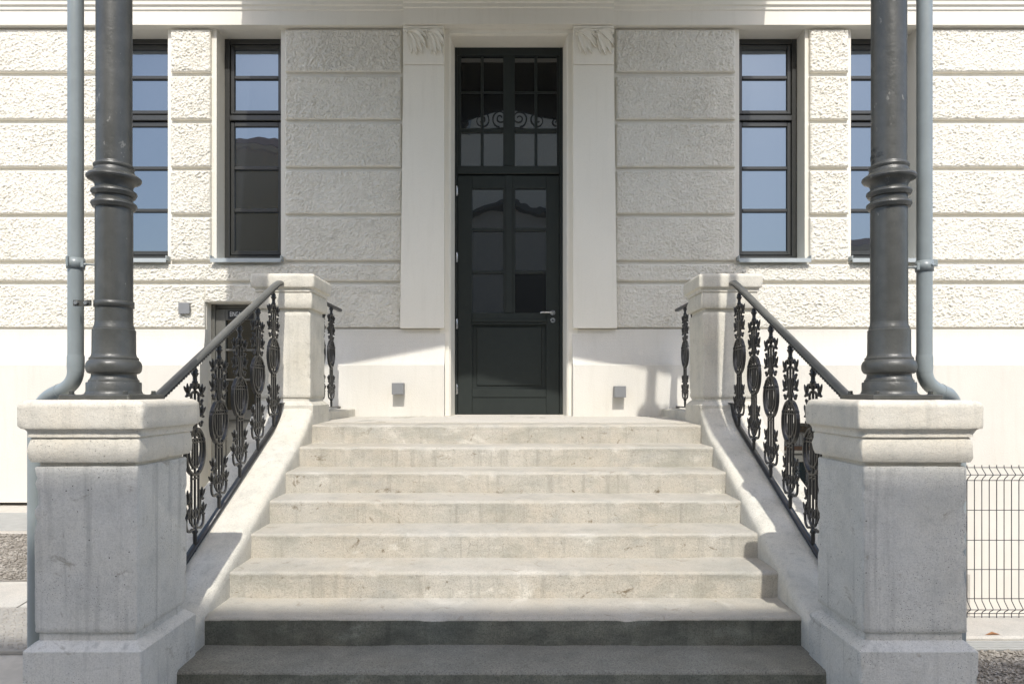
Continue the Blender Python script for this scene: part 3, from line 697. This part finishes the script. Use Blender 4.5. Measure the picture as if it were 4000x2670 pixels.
# ================================================================== THE STAIRS
RISE, TREAD = .149, .31
def nose(y): return -RISE/TREAD*(5.35-y)
def grid_sweep(prof, xs):      # prof (y, z) list swept along x
    n = len(prof); v = [(x, y, z) for x in xs for y, z in prof]
    f = [(i*n+k, (i+1)*n+k, (i+1)*n+k+1, i*n+k+1) for i in range(len(xs)-1) for k in range(n-1)]
    return v, f
ST = thing('staircase', 'worn pale stone staircase rising to the entrance landing', 'staircase', (0, 4.3, -1.2))
def steps():
    xs = list(np.linspace(-1.535, 1.535, 150))
    for i in range(8):
        y, z = 5.35-TREAD*i, -RISE*i; r = .017
        back = y+TREAD+.05 if i else 7.2
        prof = [(y+.03, z-RISE-.05), (y+.004, z-RISE-.04)] + [(y+.003, z-RISE+.0+k*.02) for k in range(1, 7)]
        prof += [(y+r-r*math.cos(a), z-r+r*math.sin(a)) for a in [k*math.pi/2/5 for k in range(6)]]
        prof += [(y+r+d, z+.0035*min(1, d/.3)) for d in ([.02,.05,.09,.14,.19,.24,.29,.33] if i else [.02,.06,.12,.2,.3,.45,.7,1.0,1.4,1.8])]
        v, f = grid_sweep(prof, xs)
        m = MB(); m.add(v, f, True)
        o = m.obj('step', 'step_stone', ST)
        o.data.materials.append(M['crusted_stone' if i >= 6 else 'riser_stone']); o.data.materials.append(M['soiled_stone'])   # hammered risers, a black weathering crust on the lowest two
        for p in o.data.polygons: p.material_index = 1 if p.center.z < z-.020 else (2 if i == 7 else 0)
        smooth_by_angle(o, 50); jitter(o, .0026, 30, i*7, .0045)
        nv = len(o.data.vertices); co = np.empty(nv*3); o.data.vertices.foreach_get('co', co); co = co.reshape(-1, 3)     # chipped and worn nosing
        near = np.clip(1-np.hypot(co[:,1]-y, co[:,2]-z)/.045, 0, 1)
        ch = near*(.030*np.clip(fbm(co[:,0]*11, i*3.1+0*co[:,0], 0*co[:,0], 90, 3)-.22, 0, 1) + .006*np.exp(-(co[:,0]/.8)**2))
        co[:,1] += ch; co[:,2] -= ch; o.data.vertices.foreach_set('co', co.ravel()); o.data.update()
        if i == 6: o['label'] = 'second lowest visible step with blackened riser'
    # landing slab and its side kerbs
    m = MB(); m.box(-1.60, 1.60, 5.66, 7.6, -.15, .0055); m.obj('landing', 'landing_stone', ST)
    for s in (-1, 1):
        a, b = sorted((s*1.60, s*2.0)); m = MB(); m.box(a, b, 5.75, 7.14, -1.25, .085, .012, 2); o = m.obj('landing_kerb', 'pale_stone', ST)
    t = MB(); t.box(-.60, .604, 7.40, 7.53, .0, .010, .003); t.obj('threshold', 'landing_stone', ST)
steps()
def stringers():
    for s in (-1, 1):
        ys = [2.95+k*.035 for k in range(72)]; path = []
        for y in ys:
            z = nose(y)+.045
            if y > 5.12: z += .55*(y-5.12)**1.5
            path.append((y, z))
        sec = [(1.528, -.62), (1.526, -.4), (1.526, -.25), (1.525, -.16), (1.525, -.11), (1.526, -.07)] + [(1.526+.05*(1-math.cos(a)), -.05+.05*math.sin(a)) for a in [k*math.pi/2/6 for k in range(1, 7)]]
        sec += [(1.576+.39*k/12, .0+.002*math.sin(k)) for k in range(1, 13)] + [(1.966+.025*math.sin(a), -.025+.025*math.cos(a)) for a in [k*math.pi/2/4 for k in range(1, 5)]] + [(1.991, -.1), (1.991, -.3), (1.992, -.8)]
        n = len(sec); v = [(s*x, y, z+dz) for y, z in path for x, dz in sec]
        f = [(i*n+k, (i+1)*n+k, (i+1)*n+k+1, i*n+k+1) for i in range(len(path)-1) for k in range(n-1)]
        o = MB().add(v, f, True).obj('stringer', 'pale_stone', ST); smooth_by_angle(o, 60); jitter(o, .002, 30, 40+s, .0015)
stringers()
# --- square stone piers by sweeping a profile round a rounded square
def sq_sweep(prof, cx, cy, h, ns=22, rc=.012, step=.03):
    P = []
    for (o0, z0), (o1, z1) in zip(prof[:-1], prof[1:]):
        k = max(1, int(math.hypot(o1-o0, z1-z0)/step)); P += [(o0+(o1-o0)*q/k, z0+(z1-z0)*q/k) for q in range(k)]
    P.append(prof[-1]); rings = []
    for off, z in P:
        hh = h+off; r = min(rc, hh*.5); ring = []
        for c in range(4):
            a0 = c*math.pi/2; cxn, cyn = ((1,1),(-1,1),(-1,-1),(1,-1))[c]
            for q in range(4):
                a = a0+q*math.pi/2/3; ring.append((cx+cxn*(hh-r)+r*math.cos(a), cy+cyn*(hh-r)+r*math.sin(a), z))
            e = ring[-1]; nx_, ny_ = ((-1,1),(-1,-1),(1,-1),(1,1))[c]
            a = a0+math.pi/2; st = (cx+nx_*(hh-r)+r*math.cos(a), cy+ny_*(hh-r)+r*math.sin(a), z)
            for q in range(1, ns): ring.append((e[0]+(st[0]-e[0])*q/ns, e[1]+(st[1]-e[1])*q/ns, z))
        rings.append(ring)
    n = len(rings[0]); v = [p for r_ in rings for p in r_]
    f = [(i*n+k, i*n+(k+1) % n, (i+1)*n+(k+1) % n, (i+1)*n+k) for i in range(len(rings)-1) for k in range(n)]
    m = MB(); m.add(v, f, True); m.f.append(tuple(range(n-1,-1,-1))); m.sm.append(False); m.f.append(tuple((len(rings)-1)*n+k for k in range(n))); m.sm.append(False)
    return m
def arc(o0, z0, r, a0, a1, n=5): return [(o0+r*math.cos(R(a0+(a1-a0)*k/n)), z0+r*math.sin(R(a0+(a1-a0)*k/n))) for k in range(n+1)]
def pier(name, label, cx, cy, h, zs, mat, seed):
    zb, z_base, z_sh0, z_sh1, z_f0, z_f1, z_c0, z_c1 = zs
    t = thing(name, label, 'stone pier', (cx, cy, zb))
    parts = [('base', [(.03, zb), (.03, z_base-.035), (.022, z_base-.026), (.0, z_base-.006), (-.012, z_base), (-.012, z_sh0+.002)]),
             ('shaft', [(-.004, z_sh0), (.0, z_sh0+.006), (.0, z_sh1-.006), (-.004, z_sh1)]),
             ('frieze', [(-.014, z_sh1-.002), (-.014, z_f0), (.010, z_f0+.003), (.018, z_f0+.02), (.020, (z_f0+z_f1)/2), (.014, z_f1-.008), (.010, z_f1)]),
             ('cap', [(.008, z_f1-.001), (.022, z_f1+.002), (.022, z_f1+.014)] + [(.022+.02*(1-math.cos(R(k*18))), z_f1+.014+(z_c0-z_f1-.016)*math.sin(R(k*18))) for k in range(6)] + [(.043, z_c0), (.045, z_c0+.01), (.045, z_c1-.032)] + arc(.015, z_c1-.030, .030, 0, 90))]
    for k, (n, p) in enumerate(parts):
        mt = 'cap_stone' if (mat == 'pedestal_stone' and n in ('cap', 'frieze')) else mat
        o = sq_sweep(p, cx, cy, h, 26, .006 if n != 'cap' else .012, .022).obj(n, mt, t)
        smooth_by_angle(o, 40); jitter(o, .0018, 45, seed+k*11, .0025)
        nv = len(o.data.vertices); co = np.empty(nv*3); o.data.vertices.foreach_get('co', co); co = co.reshape(-1, 3)     # knocked-off arrises
        dx, dy = co[:,0]-cx, co[:,1]-cy; mxd = np.maximum(abs(dx), abs(dy)); near = np.clip((np.minimum(abs(dx), abs(dy))-(mxd-.03))/.03, 0, 1)
        ch = near*.012*np.clip(fbm(co[:,2]*30, np.sign(dx)*3+seed, np.sign(dy)*5, seed+60, 3)-.25, 0, 1)*2.0
        co[:,0] -= np.sign(dx)*ch; co[:,1] -= np.sign(dy)*ch; o.data.vertices.foreach_set('co', co.ravel()); o.data.update()
    return t
pier('stone_pedestal', 'stone pedestal under the left iron column with pitted front', -1.765, 3.125, .22, (-1.28, -.805, -.770, -.062, -.046, .062, .102, .221), 'pedestal_stone', 1)
pier('stone_pedestal', 'stone pedestal under the right iron column, beside the wire fence', 1.765, 3.125, .22, (-1.36, -.805, -.770, -.062, -.046, .062, .102, .221), 'pedestal_stone', 2)
pier('stone_newel', 'square stone newel at the top left of the stairs', -1.762, 5.61, .207, (-.4, .185, .212, .885, .917, 1.045, 1.083, 1.19), 'pale_stone', 3)
pier('stone_newel', 'square stone newel at the top right of the stairs', 1.762, 5.61, .207, (-.4, .185, .212, .885, .917, 1.045, 1.083, 1.19), 'pale_stone', 4)

# ================================================================== IRON COLUMNS AND DOWNPIPES
CXC, CYC = 1.776, 3.13
def column(s):
    cx = s*CXC; label = 'cast iron porch column on the left stone pedestal, with clamp band' if s < 0 else 'cast iron porch column on the right stone pedestal, with cast lettering'
    t = thing('iron_column', label, 'column', (cx, CYC, .221), 'porch columns')
    MB().box(cx-.153, cx+.153, CYC-.153, CYC+.153, .2215, .243, .003).obj('base_plate', 'iron_paint', t)
    for bx in (-1, 1):
        for by in (-1, 1):
            b = MB(); px, py = cx+bx*.118, CYC+by*.118
            b.lathe([(.014, .243), (.014, .246)], px, py, 12); b.lathe([(.0115, .246), (.0115, .258), (.009, .2605)], px, py, 6); o = b.obj('bolt', 'iron_paint', t); o.data.polygons.foreach_set('use_smooth', [False]*len(o.data.polygons))
    base = [(.128,.243), (.118,.247), (.113,.256), (.112,.262), (.112,.296), (.110,.299), (.103,.300), (.102,.308), (.097,.313), (.093,.322), (.091,.333), (.092,.337)]
    base += [(.092+.022*math.sin(R(a))**.8, .337+.032*(1-math.cos(R(a)))) for a in (20,40,60,80,100,120,140,158)]
    base += [(.100,.401), (.101,.409), (.097,.412), (.092,.419), (.0895,.430), (.0885,.530), (.0885,.537), (.084,.541), (.0835,.550), (.079,.560), (.0775,.575)]
    smooth_by_angle(MB().lathe(base, cx, CYC, 56).obj('base', 'iron_paint', t))
    def ring(z, r, h, r0): return [(r0, z-h*.9), (r0+(r-r0)*.55, z-h*.75), (r-.004, z-h*.45), (r, z-h*.15), (r-.002, z+h*.15), (r-.008, z+h*.32), (r0+.004, z+h*.45), (r0, z+h*.5)]
    p = [(.0775,.575), (.077,1.06)]
    MB().lathe(p + [(.0768, 1.085)], cx, CYC, 56).obj('lower_shaft', 'iron_paint', t)
    q = [(.0768,1.085)] + ring(1.113, .0945, .026, .0768) + [(.077,1.130), (.077,1.145)] + ring(1.167, .0945, .026, .077) + [(.077,1.186), (.0785,1.198), (.086,1.210), (.098,1.217), (.103,1.219), (.108,1.221), (.113,1.229), (.112,1.236), (.104,1.243), (.092,1.250), (.085,1.255), (.0845,1.262), (.081,1.268), (.0795,1.272), (.083,1.277), (.0845,1.284), (.082,1.290), (.0755,1.294), (.0742,1.30)]
    smooth_by_angle(MB().lathe(q, cx, CYC, 64).obj('collar', 'iron_paint', t), 33)
    MB().lathe([(.0742,1.30), (.0738,2.0), (.073,3.0), (.071,4.3)], cx, CYC, 56).obj('shaft', 'iron_paint', t)
    MB().lathe([(.071,4.3), (.095,4.33), (.075,4.36), (.075,4.45), (.12,4.56), (.14,4.60), (.14,4.68)], cx, CYC, 40).obj('capital', 'iron_paint', t)
    for (z, seg) in ():
        pass
    if s < 0:
        b = MB(); b.lathe([(.078,.640), (.0825,.6405), (.0825,.669), (.078,.6695)], cx, CYC, 56)
        b.box(cx-.15, cx-.07, CYC-.060, CYC-.054, .641, .668); o = b.obj('clamp_band', 'iron_paint', t)
        for k in (.088, .132): MB().prism_y([(cx-k+.009*math.cos(a), .655+.009*math.sin(a)) for a in [kk*math.pi/3 for kk in range(6)]], CYC-.072, CYC-.0605).obj('band_bolt', 'steel', t)
    else:
        for j, (txt, ang0, z, sz) in enumerate((('CES', 203, 1.348, .027), ('ALIGNER', 225, 1.322, .027), ('ET', 193, 1.296, .025))):
            cu = bpy.data.curves.new('cast_text', 'FONT'); cu.body = txt; cu.size = sz; cu.extrude = .002; cu.align_x = 'RIGHT'; cu.resolution_u = 3
            to = bpy.data.objects.new('cast_curve', cu); COL.objects.link(to); bpy.context.view_layer.update()
            me = bpy.data.meshes.new_from_object(to.evaluated_get(bpy.context.evaluated_depsgraph_get())); bpy.data.objects.remove(to)
            for v in me.vertices:
                a = R(ang0)+v.co.x/.074; rr = .0742+v.co.z*.8
                v.co = (cx+rr*math.cos(a), CYC+rr*math.sin(a), z+v.co.y)
            me.materials.clear(); me.materials.append(M['iron_paint']); _o('cast_lettering', me, t, (0,0,0), None)
    return t
for s in (-1, 1): column(s)
def bez(a, b, c, n=10): 
    a, b, c = Vector(a), Vector(b), Vector(c); return [a*(1-t)**2+b*2*t*(1-t)+c*t*t for t in [k/n for k in range(n+1)]]
def downpipe(s):
    px = -1.96 if s < 0 else 1.946; r = .033; y = 3.13 + .012
    t = thing('downpipe', 'grey zinc downpipe beside the %s iron column, bending behind its pedestal' % ('left' if s < 0 else 'right'), 'downpipe', (px, y, -1.2), 'zinc downpipes')
    MB().tube([(px, y, .42), (px, y, 2.5), (px, y, 4.75)], r, 24).obj('pipe', 'zinc', t)
    ox = px-.268 if s < 0 else px+.232; yb = y+.12
    path = [(px, y, .385), (px, y, .36)] + bez((px, y, .355), (px, y, .285), (px+s*.10, y+.04, .258), 12)
    MB().tube(path, r*1.02, 24, cap=False).obj('elbow', 'zinc', t)
    MB().tube([(px, y, .345), (px, y, .375), (px, y, .415), (px, y, .424)], [r*1.03, r*1.08, r*1.08, r*1.04], 24).obj('collar', 'zinc', t)
    e = Vector(path[-1]); d = Vector((s*.9, .42, -.30)).normalized()
    path2 = [e-d*.01, e+d*.03] + bez(e+d*.05, (ox, yb, .205), (ox, yb, .04), 14) + [(ox, yb, -.1), (ox, yb, -.7), (ox, yb, -1.35)]
    MB().tube(path2, [r*1.06]*3+[r*1.03]*(len(path2)-3), 24).obj('lower_pipe', 'zinc', t)
    zc = .845 if s < 0 else .832; c = MB()
    c.lathe([(r+.001, zc-.024), (r+.005, zc-.024), (r+.005, zc+.024), (r+.001, zc+.024)], px, y, 28, cap=False)
    if s < 0:
        c.box(px-.016, px-.006, y-r-.016, y-r, zc-.022, zc+.028, .002); c.box(px+r, px+r+.014, y-.02, y-.004, zc-.02, zc+.012, .002)
        c.tube([(px+r, y-.01, zc-.004), (px+r+.02, y-.01, zc-.006), (px+r+.022, y-.01, zc-.006), (px+.115, y-.005, zc-.008)], [.007,.007,.0045,.0045], 8)
    else:
        c.box(px+r-.004, px+r+.018, y-r*.6, y-r*.3, zc-.004, zc+.03, .002); c.box(px-r-.012, px-r+.004, y-.02, y-.004, zc-.02, zc+.012, .002)
        c.tube([(px-r, y-.01, zc-.004), (px-r-.02, y-.01, zc-.006), (px-r-.022, y-.01, zc-.006), (px-.115, y-.005, zc-.008)], [.007,.007,.0045,.0045], 8)
        c.tube([(px+.01, y-r-.006, zc-.002), (px+.028, y-r+.002, zc+.004)], .006, 8)
    c.obj('pipe_clamp', 'zinc', t)
for s in (-1, 1): downpipe(s)

# ================================================================== RAILINGS
def ellipse(cy, cz, a, b, n=36): return [(cy+a*math.cos(2*math.pi*k/n), cz+b*math.sin(2*math.pi*k/n)) for k in range(n)]
def curve(pts, n=8):
    out = []
    for i in range(len(pts)-1):
        p0, p1, p2, p3 = pts[max(i-1,0)], pts[i], pts[i+1], pts[min(i+2,len(pts)-1)]
        for k in range(n):
            t = k/n; out.append(tuple(.5*((2*p1[j])+(-p0[j]+p2[j])*t+(2*p0[j]-5*p1[j]+4*p2[j]-p3[j])*t*t+(-p0[j]+3*p1[j]-3*p2[j]+p3[j])*t**3) for j in (0, 1)))
    out.append(pts[-1]); return out
def bal_meshes():
    T = .011; m = MB(); K = 1.42
    def rb(pts, w, t=T, closed=False, n=8, smooth=True):
        pts = [(y*K, z) for y, z in pts]; m.ribbon(curve(pts, n) if (smooth and len(pts) > 2) else pts, w, t, closed)
    m.lathe([(.011,.895), (.013,.915), (.018,.925), (.0125,.935), (.012,.955), (.018,.968), (.023,.976), (.014,.982), (.019,.990), (.014,1.0), (.010,1.008)], 0, 0, 14)
    for s in (-1, 1):
        rb([(0,.884), (s*.010,.910), (s*.028,.912), (s*.032,.888)], .012, T*1.4)
        rb([(s*.004,.874), (s*.028,.860), (s*.031,.82), (s*.025,.75), (s*.008,.66)], .011)
        rb([(s*.028,.80), (s*.014,.79), (s*.008,.75), (s*.005,.70)], .008)
        rb([(s*.022,.606), (s*.022,.43)], .009, T*.8)
        rb([(s*.010,.650), (s*.012,.626), (s*.034,.612)], .009, T*.8)
        rb([(s*.030,.420), (s*.030,.16)], .010)
        rb([(s*.030,.170), (s*.028,.125), (s*.012,.104), (0,.112)], .011)
        rb([(s*.036,.215), (s*.058,.195), (s*.074,.150), (s*.070,.105), (s*.048,.082), (s*.022,.090), (0,.078)], .012)
        rb([(s*.050,.250), (s*.044,.205), (s*.048,.165), (s*.038,.130)], .009, T*.8)
        rb([(s*.012,.20), (s*.022,.18), (s*.016,.155), (0,.15)], .008)
        for zz in (.815, .690):
            rb([(s*.026,zz+.022), (s*.040,zz-.006), (s*.054,zz-.018), (s*.062,zz-.002)], .010, T*.8)
            m.ball((0, s*.062*K, zz+.004), (.009, .013, .011), 8, 5); m.ball((0, s*.052*K, zz-.015), (.009, .011, .009), 8, 5)
        for zz in (.862, .742): rb([(s*.028,zz), (s*.052,zz-.014)], .010, T*.8)
    rb([(0,.90), (0,.06)], .010)
    rb([(-.012,.870), (.012,.870)], .014)
    rb([(-.030,.375), (.030,.375)], .009)
    m.lathe([(.010,.0), (.012,.03), (.011,.058), (.017,.066), (.017,.076), (.010,.082), (.008,.11)], 0, 0, 12)
    main = m.mesh('baluster'); main.materials.append(M['railing_iron'])
    o = MB(); o.ribbon(ellipse(0, .529, .114, .134), .013, .022, True); o.ribbon(ellipse(0, .543, .074, .104), .010, T*1.2, True)
    o.ribbon([(-.092,.602), (.092,.602)], .008, T*1.1); o.ribbon([(-.092,.582), (.092,.582)], .008, T*1.1)
    for s in (-1, 1): o.ball((0, s*.097, .592), (.017, .013, .019), 10, 6)
    o.ball((0, 0, .652), (.017, .013, .022), 8, 6)
    oval = o.mesh('medallion'); oval.materials.append(M['railing_iron'])
    f = MB()
    for k, a in enumerate((-34, -12, 12, 34)):
        rot = Matrix.Rotation(R(-a), 3, 'X')
        c = rot @ Vector((0, 0, .027)); f.ball((.005*(1 if k % 2 else -1), c.y, c.z), (.007, .0085, .031), 8, 6, rot)
    f.ball((0, 0, -.004), (.010, .018, .012), 10, 6); f.ball((0, -.020, -.012), (.010, .012, .008), 8, 4); f.ball((0, .020, -.012), (.010, .012, .008), 8, 4)
    tul = f.mesh('tulip'); tul.materials.append(M['railing_iron'])
    return main, oval, tul
BAL, OVAL, TUL = bal_meshes()
def baluster(parent, x, y, z0):
    b = put('baluster', BAL, parent, (x, y, z0))
    put('medallion', OVAL, b, (x, y, z0))
    for s in (-1, 1):
        for (dy, dz, tilt) in ((.082,.862,10), (.084,.742,10), (.080,.262,10), (.094,.172,14)):
            put('tulip', TUL, b, (x, y+s*dy, z0+dz), (R(-s*tilt), 0, 0))
def rail_profile(): return [(.024*math.cos(a), .016*math.sin(a)+.004) for a in [k*math.pi/8 for k in range(9)]] + [(-.024,-.006), (-.014,-.014), (.014,-.014), (.024,-.006)]
def sweep_rail(path, prof):           # path in (y, z) at x = 0
    n = len(prof); v = []
    for i, (y, z) in enumerate(path):
        a = path[max(i-1,0)]; b = path[min(i+1,len(path)-1)]; l = math.hypot(b[0]-a[0], b[1]-a[1]); ny, nz = -(b[1]-a[1])/l, (b[0]-a[0])/l
        for px, pz in prof: v.append((px, y+ny*pz, z+nz*pz))
    f = [(i*n+k, i*n+(k+1) % n, (i+1)*n+(k+1) % n, (i+1)*n+k) for i in range(len(path)-1) for k in range(n)]
    f += [tuple(range(n-1,-1,-1)), tuple((len(path)-1)*n+k for k in range(n))]
    return MB().add(v, f, True)
def z_h(y): return .243+.488*(y-3.525)
def z_r(y): return nose(y)+.066
def rope(path, x, r=.0065):
    m = MB(); L = []; 
    for (a, b) in zip(path[:-1], path[1:]):
        l = math.hypot(b[0]-a[0], b[1]-a[1]); n = max(2, int(l/.006)); L += [(a[0]+(b[0]-a[0])*k/n, a[1]+(b[1]-a[1])*k/n) for k in range(n)]
    L.append(path[-1]); m.tube([(x, y, z) for y, z in L], [r*(1+.38*math.sin(k*1.25)) for k in range(len(L))], 6); return m
def stair_railing(s):
    x = s*1.77; t = thing('stair_railing', 'wrought iron stair railing with oval tulip balusters, %s of the steps' % ('left' if s < 0 else 'right'), 'railing', (x, 4.3, -.5), 'stair railings')
    path = [(3.30, z_h(3.30)+.0), (3.6, z_h(3.6)), (4.2, z_h(4.2)), (4.8, z_h(4.8)), (5.22, z_h(5.22)), (5.29, z_h(5.29)-.004), (5.33, z_h(5.29)+.004), (5.385, z_h(5.29)+.002)]
    path[0] = (3.285, z_h(3.285))
    h = sweep_rail(path, rail_profile()).obj('handrail', 'rail_paint', t, (x, 0, 0)); smooth_by_angle(h, 50)
    for q in (-1, 1):
        lp = [(y+.011*.44, z-.012) for y, z in path[:-2]]
        ro = rope(lp, q*.021).obj('rope_moulding', 'railing_iron', h, (x, 0, 0))
    bp = [(3.33, z_r(3.33)), (5.22, z_r(5.22)), (5.30, z_r(5.22)+.07), (5.345, z_r(5.22)+.16), (5.405, z_r(5.22)+.165)]
    sweep_rail(bp, [(-.019,-.006), (.019,-.006), (.019,.006), (-.019,.006)]).obj('bottom_rail', 'railing_iron', t, (x, 0, 0))
    for i in range(5):
        y = 5.19-.32*i
        baluster(t, x, y, z_r(y)+.012)
        MB().lathe([(.011,-.06), (.012,-.005), (.009,0)], 0, 0, 10).obj('foot', 'railing_iron', t, (x, y-.01, z_r(y)-.012))
for s in (-1, 1): stair_railing(s)
def landing_railing(s):
    x = s*1.77; t = thing('landing_railing', 'short iron landing railing between the %s newel and the wall' % ('left' if s < 0 else 'right'), 'railing', (x, 6.4, .1), 'landing railings')
    h = sweep_rail([(5.80, 1.115), (6.4, 1.115), (7.17, 1.115)], rail_profile()).obj('handrail', 'railing_iron', t, (x, 0, 0)); smooth_by_angle(h, 50)
    sweep_rail([(5.80, .106), (7.15, .106)], [(-.019,-.006), (.019,-.006), (.019,.006), (-.019,.006)]).obj('bottom_rail', 'railing_iron', t, (x, 0, 0))
    for y in (6.83, 6.48, 6.13): baluster(t, x, y, .112)
for s in (-1, 1): landing_railing(s)

# ================================================================== WIRE FENCE
def fence():
    y = 4.60; t = thing('wire_fence', 'dark welded wire mesh fence right of the right pedestal', 'fence', (4, y, -1.26))
    Z = lambda v: vz(v, y); x0, x1 = 2.10, 4.62
    hz = [(1086.7, .038), (1101, 0), (1071.5, 0), (1169, 0), (1237.8, 0), (1304.8, 0), (1371.4, 0), (1393, .038), (1405.6, 0)]
    for v, d in hz: MB().tube([(x0, y-d-.004, Z(v)), (x1, y-d-.004, Z(v))], .0027, 6).obj('horizontal_wire', 'wire_paint', t)
    zp = [(1066, 0), (1071.5, 0), (1074, .004), (1085.5, .037), (1088, .038), (1096, .010), (1101, .0), (1237, 0), (1371.4, 0), (1377, .002), (1391, .037), (1394, .038), (1401, .008), (1405.6, 0), (1416, 0)]
    me = MB().tube([(0, -d, Z(v)) for v, d in zp], .0027, 6, up=(1,0,0)).mesh('vertical_wire'); me.materials.append(M['wire_paint'])
    n = int((x1-x0)/.05)
    for k in range(n+1): put('vertical_wire', me, t, (x0+.01+k*.05, y, 0))
    for px in (2.115, 4.61): MB().box(px-.02, px+.02, y+.003, y+.043, -1.265, -.22, .003).obj('post', 'wire_paint', t)
    # a second panel farther right, outside the picture
fence()

# ================================================================== PORCH CANOPY (above the frame: it throws the shade on the wall and is mirrored in the panes)
def canopy():
    t = thing('porch_canopy', 'gabled porch canopy carried by the two iron columns', 'canopy', (0, 5, 4.7))
    W, zp, sl, y0, y1 = 2.76, 5.73, .26, 3.08, 7.16
    for s in (-1, 1):
        m = MB(); ze = zp-sl*W
        m.prism_y([(0, zp), (s*W, ze), (s*W, ze+.07), (0, zp+.07)], y0, y1); m.obj('roof_slope', 'canopy_boards', t)
        m = MB(); m.prism_y([(0, zp+.074), (s*(W+.0), ze+.074), (s*(W+.0), ze+.09), (0, zp+.09)], y0, y1); m.obj('roof_sheet', 'canopy_tin', t)
        m = MB(); m.prism_y([(0, zp-.001), (s*W, ze-.001), (s*W, ze+.10), (0, zp+.10)], y0-.035, y0-.002); m.obj('gable_board', 'rail_paint', t)
        m = MB(); m.box(s*CXC-.05, s*CXC+.05, 3.05, y1, 4.68, 4.80); m.obj('side_beam', 'canopy_boards', t)
        for k in range(6):
            yy = 3.4+k*.7; m = MB(); zr = lambda x: zp-sl*abs(x)
            m.prism_y([(s*.02, zr(.02)-.06), (s*2.7, zr(2.7)-.06), (s*2.7, zr(2.7)-.001), (s*.02, zr(.02)-.001)], yy, yy+.05); m.obj('rafter', 'canopy_boards', t)
    yt = 5.30; zt = 4.44; arch = [(-1.70+3.4*k/24, 3.93+.13*math.sin(math.pi*k/24)) for k in range(25)]
    MB().tube([(x, yt, z) for x, z in arch], .014, 6).obj('arch_bar', 'railing_iron', t)
    def spiral(cx, cz, r, a0, turns, hand):
        n = 40; return [(cx+hand*r*(1-.85*k/n)*math.cos(a0+turns*2*math.pi*k/n), yt, cz+r*(1-.85*k/n)*math.sin(a0+turns*2*math.pi*k/n)) for k in range(n+1)]
    for s in (-1, 1):
        for cx, cz, r, a0 in ((.14, 4.20, .12, -1.5), (.40, 4.175, .115, 1.2), (.66, 4.13, .085, -1.2), (.90, 4.09, .075, 1.0), (1.15, 4.05, .06, -1.2)):
            MB().tube(spiral(s*cx, cz, r, a0, 1.7, s), .011, 6).obj('scroll', 'railing_iron', t)
        MB().prism_y([(0, zt-.10), (s*1.78, zt-.10-.25*1.78), (s*1.78, zt+.45), (0, zt+.62)], yt-.02, yt+.02).obj('dark_roof_stand_in', 'sign_black', t)  # added black board: stands in for the dark roof underside mirrored in the transom
    return t
canopy()

# ================================================================== BUILDINGS ACROSS THE STREET (behind the camera: shade the lowest steps, mirrored in the panes)
def opposite(name, label, x0, x1, y0, y1, h, wallm, floors, nwin):
    t = thing(name, label, 'building', ((x0+x1)/2, (y0+y1)/2, -1.22))
    MB().box(x0, x1, y0, y1, -1.3, h-.35).obj('wall', wallm, t)
    MB().box(x0-.15, x1+.15, y0, y1+.25, h-.35, h-.2, .02).obj('cornice', wallm, t)
    rf = MB(); rf.prism_x([(y1+.3, h-.2), (y1+.3, h), (y1-1.2, h+.15), (y0, h+.2), (y0, h-.2)][::-1], x0-.2, x1+.2); rf.obj('roof', 'roof_tiles', t)
    fh = (h-1.2)/floors; ww = (x1-x0)/nwin
    for j in range(floors):
        for i in range(nwin):
            cx = x0+ww*(i+.5) if nwin > 1 else x1-.9; cz = .3+fh*(j+.5)
            w = MB(); w.box(cx-.6, cx+.6, y1-.01, y1+.06, cz-.85, cz+.85, .02); fr = w.obj('window', 'sill_zinc', t)
            MB().box(cx-.5, cx+.5, y1+.055, y1+.07, cz-.75, cz+.75).obj('pane', 'dark_hole', fr)
HB = -.89+1.17*(3.60+8.0)
opposite('opposite_building', 'tall pale building across the street, mirrored in the door panes', -5.0, 6.8, -18, -8.3, HB+.02, 'opposite_wall', 3, 2)
opposite('opposite_building', 'lower brown building across the street, mirrored in the left window', -10.4, -5.3, -18, -8.0, 8.7, 'brown_wall', 1, 1)
opposite('opposite_building', 'low brown building across the street, mirrored in the right window', 11.0, 17.0, -18, -8.0, 5.3, 'brown_wall', 1, 3)

def shed():
    t = thing('timber_shed', 'dark gabled timber shed across the street, mirrored in the door panes', 'shed', (0, -6.7, -1.22))
    W, zp, ze, y0, y1 = 3.9, 6.0, 5.0, -7.9, -5.6
    MB().prism_y([(-W+.2, -1.3), (W-.2, -1.3), (W-.2, ze), (0, zp-.05), (-W+.2, ze)], y0, y1-.3).obj('wall', 'shed_wall', t)
    for cx in (-2.2, .55, 2.6): MB().box(cx-.55, cx+.55, y1-.31, y1-.26, 2.2, 3.9, .01).obj('window', 'sign_black', t)
    for s in (-1, 1):
        MB().prism_y([(0, zp), (s*W, ze-.03), (s*W, ze+.08), (0, zp+.11)], y0-.1, y1).obj('roof_slope', 'sign_black', t)
    MB().box(-1.0, 1.0, y1-.31, y1-.24, -1.2, 1.4, .01).obj('door', 'sign_black', t)
shed()
